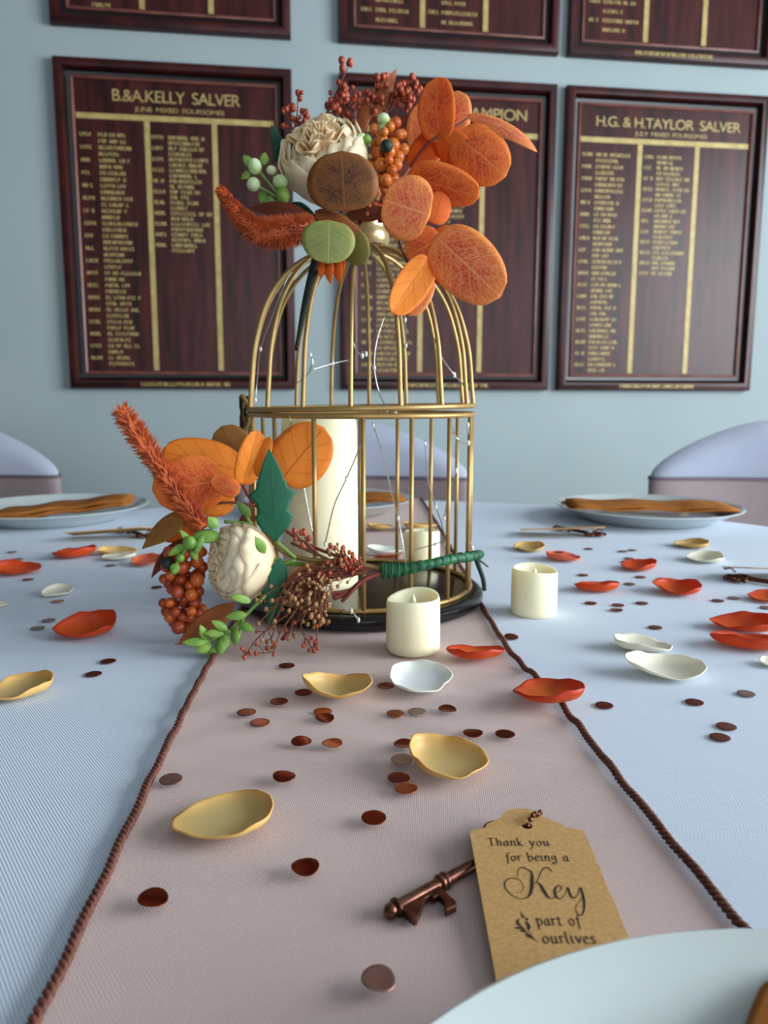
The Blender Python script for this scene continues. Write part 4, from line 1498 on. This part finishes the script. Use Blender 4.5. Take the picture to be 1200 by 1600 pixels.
PETALS = [
    (356, 1298, 172, 92, P_GOLD, 'large champagne petal on the runner, left of the copper key', .1, .34, 1),
    (697, 1210, 140, 70, P_GOLD, 'gold petal with curled rim on the runner above the kraft tag', -.1, .62, 2),
    (656, 1077, 110, 56, P_WH, 'white satin petal on the runner below the front tealight', .1, .5, 3),
    (526, 1094, 110, 42, P_GOLD, 'folded gold petal on the runner left of the white petal', .15, .5, 4),
    (742, 1034, 94, 28, P_OR, 'orange petal on the runner right of the front tealight', .1, .5, 5),
    (858, 1106, 118, 46, P_OR, 'orange petal with dark red rim lying across the right hem', -.28, .55, 6),
    (1001, 1015, 94, 26, P_IV, 'cup-shaped ivory petal on the cloth right of the runner', -.1, .5, 7),
    (1041, 1055, 130, 34, P_IV, 'long curved ivory petal below the cup-shaped ivory one', -.25, .4, 8),
    (1165, 984, 104, 26, P_RED, 'upper of two overlapping red petals at the right edge', -.15, .55, 9),
    (1172, 1012, 116, 30, P_RED, 'lower of two overlapping red petals at the right edge', -.25, .55, 10),
    (934, 923, 74, 18, P_RED, 'red petal nearest the right tealight', 0, .55, 11),
    (1059, 927, 76, 22, P_RED, 'red petal with upturned left end on the right cloth', -.3, .55, 12),
    (998, 890, 58, 16, P_RED, 'bowl-shaped red petal in the middle of the right cloth', 0, .6, 13),
    (879, 875, 60, 14, P_SAL, 'salmon petal carrying a confetti disc right of the birdcage', 0, .5, 14),
    (828, 860, 52, 13, P_GOLD, 'gold petal closest to the cage on the right cloth', .1, .5, 15),
    (1082, 855, 58, 13, P_GOLD, 'gold petal in front of the far right plate', -.05, .5, 16),
    (1102, 877, 62, 16, P_IV, 'ivory petal just below the far right gold petal', -.1, .5, 17),
    (1200, 938, 60, 18, P_RED, 'red petal half out of frame under the far right tag', 0, .5, 18),
    (1206, 1040, 40, 18, P_IV, 'ivory petal half out of frame at the right edge', 0, .5, 19),
    (137, 992, 96, 38, P_RED, 'glossy red petal alone on the left cloth', .3, .75, 20),
    (36, 1085, 100, 40, P_GOLD, 'gold petal cut by the left edge of the frame', .35, .6, 21),
    (25, 896, 70, 22, P_RED, 'red petal cut by the left edge below the left plate', .2, .6, 22),
    (117, 870, 68, 16, P_RED, 'dark red petal beside a gold petal on the left cloth', .05, .6, 23),
    (182, 866, 62, 9, P_GOLD, 'gold petal right of the dark red one', .1, .4, 24),
    (186, 874, 54, 11, P_IV, 'ivory petal tucked below the gold one on the left cloth', 0, .4, 25),
    (230, 882, 56, 14, P_SAL, 'salmon petal beside the hanging berry cluster', .2, .5, 26),
    (90, 929, 52, 18, P_IV, 'ivory petal with upturned tip on the left cloth', -.3, .5, 27),
    (0, 948, 26, 14, P_IV, 'sliver of an ivory petal at the left edge', .3, .5, 28),
    (592, 830, 46, 12, P_GOLD, 'gold petal behind the cage nearer the pillar candle', 0, .5, 29),
    (655, 830, 56, 13, P_GOLD, 'gold petal behind the cage above the rear tealight', 0, .5, 30),
    (600, 868, 64, 9, P_WH, 'white petal on the runner just behind the birdcage', 0, .4, 31),
    (606, 877, 50, 8, P_SAL, 'salmon petal on the runner just behind the birdcage', 0, .4, 32),
]
for i, (cx, cy, wp, hp_, mt, lab, rot, rim, sd) in enumerate(PETALS):
    kw = {}
    if sd == 4:
        kw = dict(fold=.30)
    if sd in (8, 12):
        kw = dict(fold=.16, tip=-.12)
    if sd == 26:
        kw = dict(tip=.3)
    if sd == 6:
        kw = dict(lift=.0058)
    petal(cx, cy, wp, hp_, mt, lab, rot, rim, sd, **kw)

# ================================================================ CONFETTI
_cm = {}


def confetti_mesh(kind, mat):
    key = (kind, mat.name)
    if key in _cm:
        return _cm[key]
    r, n = .0052, 28
    vs_, fs_ = [], []
    bend = (0, .12, -.12, .16)[kind]
    for i, fr in enumerate((.3, .6, .85, 1.0)):
        for k in range(n):
            a = 2 * PI * k / n
            x, y = r * fr * math.cos(a), r * fr * math.sin(a)
            vs_.append(Vector((x, y, bend * (x / r) ** 2 * r)))
    for i in range(3):
        for k in range(n):
            fs_.append((i * n + k, i * n + (k + 1) % n, (i + 1) * n + (k + 1) % n, (i + 1) * n + k))
    fs_.append(tuple(range(n - 1, -1, -1)))
    zm = min(v.z for v in vs_)
    ob = MB().add([v - Vector((0, 0, zm)) for v in vs_], fs_).build('confetti_disc', mat)
    _cm[key] = ob.data
    bpy.data.objects.remove(ob)
    return _cm[key]


def confetti(cx, cy, mat, label, kind=0, rz=0.0, z=None, tilt=0.0):
    p = gnd(cx, cy, ground_z(gnd(cx, cy).x, gnd(cx, cy).y))
    o = bpy.data.objects.new('confetti_disc', confetti_mesh(kind, mat))
    COL.objects.link(o)
    zz = ground_z(p.x, p.y) + .0004 if z is None else z
    o.location = (p.x, p.y, zz + abs(math.sin(tilt)) * .0052)
    o.rotation_euler = (tilt, 0, rz)
    s = o.modifiers.new('solid', 'SOLIDIFY')
    s.thickness = .0002
    return tag(o, label, 'confetti', 'copper confetti discs scattered over the table')


CONF = [
    (591, 1536, C_PALE, 'striped dull copper disc nearest the viewer left of the plate', 3, 1.2, .12),
    (239, 1408, C_COP, 'curved copper disc in the lower left of the runner', 1, 1.5, .1),
    (477, 1358, C_COP, 'dark copper disc right of the large champagne petal', 3, .4, .05),
    (584, 1280, C_COP, 'dark red copper disc above the copper key', 0, .4, .06),
    (267, 1220, C_PALE, 'dull pink copper disc beside the left hem', 0, .2, .05),
    (444, 1216, C_COP, 'copper disc directly above the large champagne petal', 2, 1.2, .06),
    (623, 1216, C_COP, 'dark disc of two half under the gold petal', 0, .4, 0),
    (634, 1233, C_ORG, 'bright orange disc of two half under the gold petal', 0, .4, 0),
    (628, 1188, C_GLIT, 'glittery disc above left of the gold petal', 0, 0, .05),
    (471, 1161, C_COP, 'curled dark disc left of a bright pink disc on the runner', 2, .5, .05),
    (519, 1163, C_ORG, 'bright pink copper disc in the middle of the runner', 1, .8, 0),
    (631, 1164, C_COP, 'copper disc between the white and the gold petal', 1, 1.4, 0),
    (739, 1147, C_COP, 'left of two dark discs above right of the gold petal', 2, 1.5, 0),
    (789, 1148, C_COP, 'right of two dark discs above right of the gold petal', 0, 0, 0),
    (507, 1125, C_COP, 'dark bent disc below the folded gold petal', 3, .6, .1),
    (504, 1113, C_ORG, 'orange disc peeking out below the folded gold petal', 0, 0, 0),
    (406, 1130, C_COP, 'lowest of three dark discs near the left hem', 0, 0, 0),
    (385, 1114, C_COP, 'leftmost of three dark discs near the left hem', 0, 0, 0),
    (436, 1097, C_COP, 'topmost of three dark discs left of the folded gold petal', 0, 0, 0),
    (474, 1083, C_COP, 'dark disc half hidden behind the folded gold petal', 0, 0, 0),
    (602, 1073, C_COP, 'copper disc touching the left end of the white petal', 1, .8, 0),
    (618, 1116, C_ORG, 'orange disc left of a glitter disc under the white petal', 0, 0, 0),
    (652, 1113, C_GLIT, 'glittery disc directly below the white petal', 0, 0, 0),
    (699, 1110, C_COP, 'dark mirrored disc below right of the white petal', 1, 1.6, .05),
    (448, 1041, C_COP, 'dark disc on the runner below the seed grass', 0, 0, 0),
    (815, 1081, C_COP, 'dark disc above the orange petal on the right hem', 0, 0, 0),
    (799, 997, C_COP, 'copper disc against the right hem near the black base', 0, .3, .15),
    (944, 1103, C_COP, 'brown disc on the cloth right of the hem petal', 0, 0, 0),
    (1085, 1098, C_COP, 'brown disc below the long ivory petal', 0, 0, 0),
    (1166, 1085, C_PALE, 'pale shining disc near the right edge', 0, 0, .02),
    (1135, 1136, C_COP, 'upper of a touching pair of discs on the right cloth', 0, 0, 0),
    (1125, 1153, C_COP, 'lower of a touching pair of discs on the right cloth', 0, 0, 0),
    (1024, 981, C_COP, 'dark disc above the cup-shaped ivory petal', 0, 0, 0),
    (923, 943, C_COP, 'dark disc just below the red petal by the tealight', 0, 0, 0),
    (966, 946, C_COP, 'upper of two stacked dark discs on the right cloth', 0, 0, 0),
    (963, 954, C_COP, 'lower of two stacked dark discs on the right cloth', 1, 0, 0),
    (1003, 943, C_COP, 'dark disc right of the stacked pair', 0, 0, 0),
    (1122, 939, C_COP, 'dark disc left of the half-seen red petal', 0, 0, 0),
    (1147, 935, C_PALE, 'dull disc closest to the half-seen red petal', 0, 0, 0),
    (911, 899, C_COP, 'disc between the salmon and the red petal on the right', 0, 0, 0),
    (1035, 905, C_PALE, 'dull disc above the upturned red petal', 0, 0, 0),
    (1001, 902, C_PALE, 'disc peeking out under the bowl-shaped red petal', 0, 0, 0),
    (984, 913, C_PALE, 'pale disc between three red petals on the right', 0, 0, 0),
    (920, 858, C_COP, 'far disc below the copper key in front of the right plate', 0, 0, 0),
    (973, 862, C_PALE, 'left of two tiny discs in front of the right plate', 0, 0, 0),
    (988, 860, C_PALE, 'right of two tiny discs in front of the right plate', 0, 0, 0),
    (983, 873, C_PALE, 'tiny pale disc just above the bowl-shaped red petal', 0, 0, 0),
    (978, 878, C_COP, 'tiny dark disc touching the bowl-shaped red petal', 0, 0, 0),
    (169, 1034, C_COP, 'upper dark disc of two below the glossy red petal', 0, 0, 0),
    (146, 1054, C_COP, 'lower dark disc of two below the glossy red petal', 0, 0, 0),
    (76, 970, C_PALE, 'right one of two dull discs left of the glossy red petal', 0, 0, 0),
    (59, 982, C_PALE, 'left one of two dull discs left of the glossy red petal', 0, 0, 0),
    (90, 940, C_ORG, 'orange disc under the upturned ivory petal on the left', 0, 0, 0),
    (245, 918, C_COP, 'dark disc left of the berry cluster', 0, 0, 0),
    (173, 884, C_PALE, 'dull disc below the ivory petal on the left cloth', 0, 0, 0),
    (44, 906, C_COP, 'dark disc under the red petal at the left edge', 0, 0, 0),
    (19, 863, C_PALE, 'upper of two faint discs below the left plate', 0, 0, 0),
    (28, 874, C_PALE, 'lower of two faint discs below the left plate', 0, 0, 0),
    (1198, 950, C_COP, 'dark disc at the right edge under a red petal', 0, 0, 0),
]
for cx, cy, mt, lab, kind, rz, tilt in CONF:
    confetti(cx, cy, mt, lab, kind, rz, tilt=tilt)
o = confetti(873, 871, C_COP, 'dark disc lying on the salmon petal', 0, 0, z=.0062)

# ================================================================ KEY FAVOURS WITH KRAFT TAGS
GLY = {
    'T': (1.15, [[(0, 1.42), (.12, 1.6), (.6, 1.56), (1.12, 1.62)], [(.58, 1.56), (.52, .7), (.55, .1), (.78, .02)]]),
    'h': (.86, [[(.02, 1.6), (.12, 1.5), (.12, 0)], [(.12, .62), (.36, 1), (.62, .82), (.62, .14), (.80, .02)]]),
    'a': (.92, [[(.66, .86), (.40, 1.0), (.10, .66), (.12, .2), (.34, .0), (.62, .34), (.66, .92)], [(.66, .96), (.64, .18), (.86, .02)]]),
    'n': (.88, [[(0, .92), (.12, 1.0), (.12, 0)], [(.12, .62), (.38, 1), (.64, .82), (.64, .14), (.82, .02)]]),
    'k': (.84, [[(.02, 1.6), (.12, 1.5), (.12, 0)], [(.64, .98), (.44, .78), (.14, .5)], [(.26, .56), (.56, .12), (.84, -.02)]]),
    'y': (.90, [[(0, .94), (.14, .96), (.44, .1)], [(.86, 1.0), (.56, .36), (.3, -.3), (.08, -.58), (-.12, -.52)]]),
    'o': (.92, [[(.42, 1.0), (.12, .72), (.14, .24), (.44, 0), (.74, .28), (.72, .76), (.42, 1.0)]]),
    'u': (.94, [[(0, .92), (.12, .98), (.14, .26), (.34, .0), (.64, .34)], [(.68, 1.0), (.68, .16), (.88, .02)]]),
    'f': (.62, [[(.80, 1.42), (.62, 1.58), (.38, 1.3), (.30, .4), (.20, -.4), (0, -.55)], [(.02, .92), (.34, .96), (.68, .98)]]),
    'r': (.68, [[(0, .92), (.13, 1.0), (.13, 0)], [(.13, .6), (.36, .98), (.66, .90)]]),
    'b': (.88, [[(.02, 1.6), (.12, 1.5), (.12, .14), (.42, .0), (.74, .34), (.66, .84), (.40, 1.0), (.14, .66)]]),
    'e': (.80, [[(.12, .46), (.60, .62), (.56, .94), (.30, .96), (.10, .52), (.20, .1), (.48, .0), (.72, .18)]]),
    'i': (.44, [[(0, .92), (.13, 1.0), (.14, .16), (.34, .02)], [(.12, 1.36), (.16, 1.44)]]),
    'g': (.92, [[(.66, .9), (.36, 1.0), (.10, .68), (.26, .32), (.56, .44), (.70, .9)], [(.70, .96), (.68, .1), (.60, -.42), (.28, -.58), (.04, -.36), (.2, -.12), (.5, -.08)], [(.66, .9), (.90, 1.0)]]),
    'p': (.90, [[(0, .92), (.13, 1.0), (.12, -.58)], [(.13, .6), (.40, 1.0), (.72, .78), (.70, .24), (.42, .0), (.14, .14)]]),
    't': (.60, [[(.26, 1.36), (.22, .5), (.24, .12), (.42, .0), (.60, .12)], [(0, .96), (.3, .98), (.58, 1.0)]]),
    'l': (.44, [[(.02, 1.6), (.12, 1.5), (.13, .16), (.34, .02)]]),
    'v': (.78, [[(0, .96), (.12, .94), (.36, .02)], [(.36, .02), (.60, .5), (.74, 1.0)]]),
    's': (.68, [[(.58, .86), (.38, 1.0), (.14, .82), (.24, .56), (.50, .36), (.46, .06), (.22, .0), (.02, .16)]]),
    ' ': (.62, []),
}


def nib_line(mb, s, x0, x1, y, xh, zf):
    """write s with a broad slanted nib from x0 to x1 on baseline y"""
    tot = sum(GLY[c][0] + .16 for c in s)
    sx = (x1 - x0) / tot
    nibw = .15
    nx, ny = math.cos(R(28)) * nibw * .5, math.sin(R(28)) * nibw * .5
    x = 0
    for c in s:
        adv, strokes = GLY[c]
        for st in strokes:
            pl = catmull([Vector((p[0], p[1], 0)) for p in st], 7) if len(st) > 2 else [Vector((p[0], p[1], 0)) for p in st]
            vs_, fs_ = [], []
            for i, p in enumerate(pl):
                tdir = (pl[min(i + 1, len(pl) - 1)] - pl[max(i - 1, 0)])
                tdir = tdir.normalized() if tdir.length > 0 else Vector((1, 0, 0))
                prp = Vector((-tdir.y, tdir.x, 0))
                sgn = 1 if prp.x * nx + prp.y * ny >= 0 else -1
                ox, oy = nx + sgn * prp.x * .030, ny + sgn * prp.y * .030
                for q in (1, -1):
                    X_, Y_ = x0 + (x + p.x + q * ox) * sx, y + (p.y + q * oy) * xh
                    vs_.append((X_, Y_, zf(Y_)))
            for i in range(len(pl) - 1):
                fs_.append((2 * i, 2 * i + 1, 2 * i + 3, 2 * i + 2))
            mb.add(vs_, fs_)
        x += adv + .16


def pen(mb, pts, fx, fy, zf, kw=1.0):
    """pressure-pen stroke: (x, y, width) samples, mapped by fx, fy"""
    pl = catmull([Vector(p) for p in pts], 8)
    vs_, fs_ = [], []
    for i, p in enumerate(pl):
        q = Vector((fx(p.x), fy(p.y), 0))
        a_, b_ = pl[max(i - 1, 0)], pl[min(i + 1, len(pl) - 1)]
        tdir = Vector((fx(b_.x) - fx(a_.x), fy(b_.y) - fy(a_.y), 0))
        tdir = tdir.normalized() if tdir.length > 0 else Vector((1, 0, 0))
        prp = Vector((-tdir.y, tdir.x, 0)) * (max(2.4, p.z) * .5 * .000058 * kw)
        for s in (1, -1):
            r_ = q + prp * s
            vs_.append((r_.x, r_.y, zf(r_.y)))
    for i in range(len(pl) - 1):
        fs_.append((2 * i, 2 * i + 1, 2 * i + 3, 2 * i + 2))
    mb.add(vs_, fs_)


def build_key_tag():
    cx = .0560
    t = thing('key_favour', (cx, .245, 0), 'antique copper opener key with printed kraft thank-you tag on the runner', 'key', 'copper keys with kraft tags')

    def zc(y):
        return .0034 + (y - .190) * .052
    # card
    half = [(.0224, .188), (.0224, .2775), (.0217, .2797), (.0200, .2803), (.0170, .2805), (.0158, .2815), (.0148, .2838), (.0120, .2858), (.0085, .2885), (.0070, .2915), (.0045, .2938), (.0, .2945)]
    outer = [Vector((cx + x, y, 0)) for x, y in half] + [Vector((cx - x, y, 0)) for x, y in reversed(half[:-1])]
    hc = Vector((cx + .0007, .2826, 0))
    hr = .0021
    m_ = MB()
    # ring of quads between outline and hole
    n = 72

    def outline_at(ang):
        d = Vector((math.cos(ang), math.sin(ang), 0))
        best = None
        for i in range(len(outer)):
            a_, b_ = outer[i] - hc, outer[(i + 1) % len(outer)] - hc
            den = d.x * (b_ - a_).y - d.y * (b_ - a_).x
            if abs(den) < 1e-12:
                continue
            s = (a_.x * (b_ - a_).y - a_.y * (b_ - a_).x) / den
            u = (a_.x * d.y - a_.y * d.x) / den
            if s > 0 and -1e-6 <= u <= 1 + 1e-6:
                best = s if best is None else max(best, s)
        return hc + d * best
    angs = sorted([2 * PI * k / n for k in range(n)] + [math.atan2((p - hc).y, (p - hc).x) % (2 * PI) for p in outer])
    n = len(angs)
    th = .0008
    top, bot = [], []
    for a_ in angs:
        o_, i_ = outline_at(a_), hc + Vector((math.cos(a_), math.sin(a_), 0)) * hr
        top += [Vector((o_.x, o_.y, zc(o_.y))), Vector((i_.x, i_.y, zc(i_.y)))]
        bot += [Vector((o_.x, o_.y, zc(o_.y) - th)), Vector((i_.x, i_.y, zc(i_.y) - th))]
    vs_ = top + bot
    B = 2 * n
    fs_ = []
    for k in range(n):
        j = (k + 1) % n
        fs_ += [(2 * k + 1, 2 * k, 2 * j, 2 * j + 1), (B + 2 * k, B + 2 * k + 1, B + 2 * j + 1, B + 2 * j), (2 * k, B + 2 * k, B + 2 * j, 2 * j), (2 * j + 1, B + 2 * j + 1, B + 2 * k + 1, 2 * k + 1)]
    m_.add(vs_, fs_)
    card = m_.build('kraft_tag', MKRAFT, t, smooth=False)
    zf = lambda y: zc(y) + .00012
    for s, x0, x1, y, xh in (('Thank you', .0399, .0637, .2697, .0030), ('for being a', .0452, .0690, .2608, .0030), ('part of', .0503, .0650, .2281, .0031), ('ourlives', .0506, .0680, .2203, .0031)):
        mm = MB()
        nib_line(mm, s, x0, x1, y, xh, zf)
        mm.build('lettering', MINK, card, smooth=False)
    fx = lambda x: .0424 + (x - 290) * (.0691 - .0424) / 510
    fy = lambda y: .2410 + (633 - y) * (.2572 - .2410) / 193
    mm = MB()
    pen(mm, [(395, 500, 4), (410, 460, 5), (440, 440, 7), (472, 452, 9), (497, 470, 11), (487, 520, 20), (460, 590, 19), (425, 628, 9), (375, 636, 5), (325, 615, 6), (293, 568, 8), (308, 527, 9), (355, 510, 7), (402, 522, 5), (416, 558, 4), (398, 592, 4), (352, 604, 3)], fx, fy, zf)
    pen(mm, [(640, 466, 7), (622, 443, 9), (588, 447, 8), (550, 488, 6), (520, 528, 5), (494, 545, 4)], fx, fy, zf)
    pen(mm, [(508, 532, 5), (532, 550, 15), (545, 592, 20), (560, 626, 13), (585, 637, 6), (612, 618, 4)], fx, fy, zf)
    pen(mm, [(608, 604, 4), (650, 588, 5), (668, 566, 7), (650, 556, 8), (622, 578, 13), (612, 612, 15), (630, 636, 9), (665, 620, 4), (700, 580, 3)], fx, fy, zf)
    pen(mm, [(690, 592, 4), (712, 568, 9), (710, 610, 15), (724, 632, 9), (760, 610, 5), (788, 572, 6)], fx, fy, zf)
    pen(mm, [(797, 566, 10), (790, 630, 15), (770, 690, 11), (737, 730, 7), (712, 716, 6), (722, 680, 4), (770, 640, 3), (802, 604, 3)], fx, fy, zf)
    mm.build('lettering', MINK, card, smooth=False)
    mm = MB()
    fy2 = lambda y: .2347 + (715 - y) * (.2347 - .2210) / 190
    fx2 = lambda x: .0427 + (x - 360) * (.0490 - .0427) / 145
    pen(mm, [(505, 912, 3), (480, 885, 7), (450, 862, 9), (430, 855, 4)], fx2, fy2, zf)
    pen(mm, [(470, 870, 4), (455, 820, 5), (462, 770, 5), (440, 740, 6), (433, 713, 3)], fx2, fy2, zf)
    for lf in ([(448, 850, 3), (430, 845, 10), (408, 838, 12), (395, 830, 3)], [(440, 828, 3), (410, 820, 12), (380, 822, 14), (358, 824, 3)], [(420, 812, 3), (395, 800, 14), (392, 780, 12), (412, 762, 3)],
               [(458, 835, 3), (470, 815, 13), (468, 798, 10), (470, 790, 3)], [(460, 800, 3), (452, 790, 10), (448, 785, 3)], [(462, 775, 3), (470, 768, 10), (474, 758, 3)], [(440, 760, 3), (438, 745, 10), (434, 730, 3)], [(430, 858, 3), (445, 872, 12), (470, 882, 10), (490, 890, 3)], [(440, 845, 3), (420, 830, 5), (400, 822, 3)]):
        pen(mm, lf, fx2, fy2, zf, 1.1)
    mm.build('printed_sprig', MINK, card, smooth=False)
    mm = MB()
    pen(mm, [(.0528, .2085, 8), (.0535, .2100, 14), (.0548, .2106, 14), (.0558, .2098, 10), (.0562, .2088, 5)], lambda x: x, lambda y: y, zf)
    mm.build('printed_mark', MINK, card, smooth=False)
    # key: shaft with collars and ball end, opener bit, bow under the tag
    a3, b3 = Vector((.0022, .2378, .0034)), Vector((.0460, .2745, .0034))
    d = (b3 - a3).normalized()

    def along(s):
        return a3 + d * s
    L = (b3 - a3).length
    ss_ = [(-.0022, .0004), (-.0016, .0016), (-.0004, .0025), (.0010, .0026), (.0019, .0020), (.0022, .0024), (.0026, .0033), (.0034, .0034), (.0039, .0026), (.0042, .0023), (.0225, .0023), (.0228, .0029), (.0236, .0033), (.0246, .0030), (.0248, .0025), (.0251, .0030), (.0260, .0033), (.0268, .0029), (.0272, .0023), (L, .0023)]
    MB().tube([along(s) for s, r in ss_], [r for s, r in ss_], 16).build('shaft', MCOPPER, t, auto=R(50))
    bit = [gnd(*q, .003) for q in ((622, 1422), (646.5, 1442.5), (652, 1441), (665, 1408.5), (673, 1404.5), (677, 1408.5), (685, 1404.5), (697, 1416), (694, 1424), (697, 1428.5), (713, 1420.5), (713.5, 1415.5), (686, 1389))]
    MB().prism([(p.x, p.y) for p in bit], .0018, .0046).build('opener_bit', MCOPPER, t, smooth=False, bevel=.0003)
    bw = MB()
    bc = Vector((.0505, .2800, .0030))
    for k in range(3):
        a_ = math.atan2(d.y, d.x) + (k - 1) * 1.35
        q = bc + Vector((math.cos(a_), math.sin(a_), 0)) * .0078
        bw.tube([q + Vector((.0058 * math.cos(2 * PI * j / 24), .0058 * math.sin(2 * PI * j / 24), 0)) for j in range(24)], .0016, 8, closed=True)
    for q in ((.0368, .2838), (.0420, .2868), (.0470, .2897), (.0528, .2945)):
        bw.tube(catmull([bc, bc.lerp(Vector((q[0], q[1], .003)), .6) + Vector((-.001, .001, 0)), Vector((q[0], q[1], .0032))], 4), [.0016] * 9, 7)
        bw.sphere((q[0], q[1], .0032), .0022, 10, 7)
    bw.sphere(bc, .003, 10, 7, (1, 1, .8))
    bw.build('bow', MCOPPER, t)
    for k in range(6):
        f = k / 5
        p = Vector((.0570, .2828, zc(.2828) - .0002)).lerp(Vector((.0634, .2900, zc(.289) + .0012)), f) + Vector((0, 0, .0022 * math.sin(PI * min(1, f * 1.2))))
        MB().sphere(p, .00105, 10, 7).build('chain_bead', MCOPPER, t)
    return t


key0 = build_key_tag()
for (px_, py_), rz, tl, lab in (((182, 842), R(-82), R(-14), 'kraft tag with dark key on the left cloth below the left plate'),
                            ((884, 838), R(-96), R(-8), 'small dark key and kraft tag in front of the far right plate'),
                            ((1206, 905), R(94), R(12), 'kraft tag on a dark key cut by the right edge of the frame')):
    k = copy_tree(key0)
    p = gnd(px_, py_)
    k.location = (p.x, p.y, .0)
    k.rotation_euler = (0, 0, rz)
    k['label'] = lab
    for ch in k.children:
        if ch.name.startswith('kraft_tag'):
            ch.rotation_euler = (0, tl, 0)
            ch.location = (0, 0, .0045)
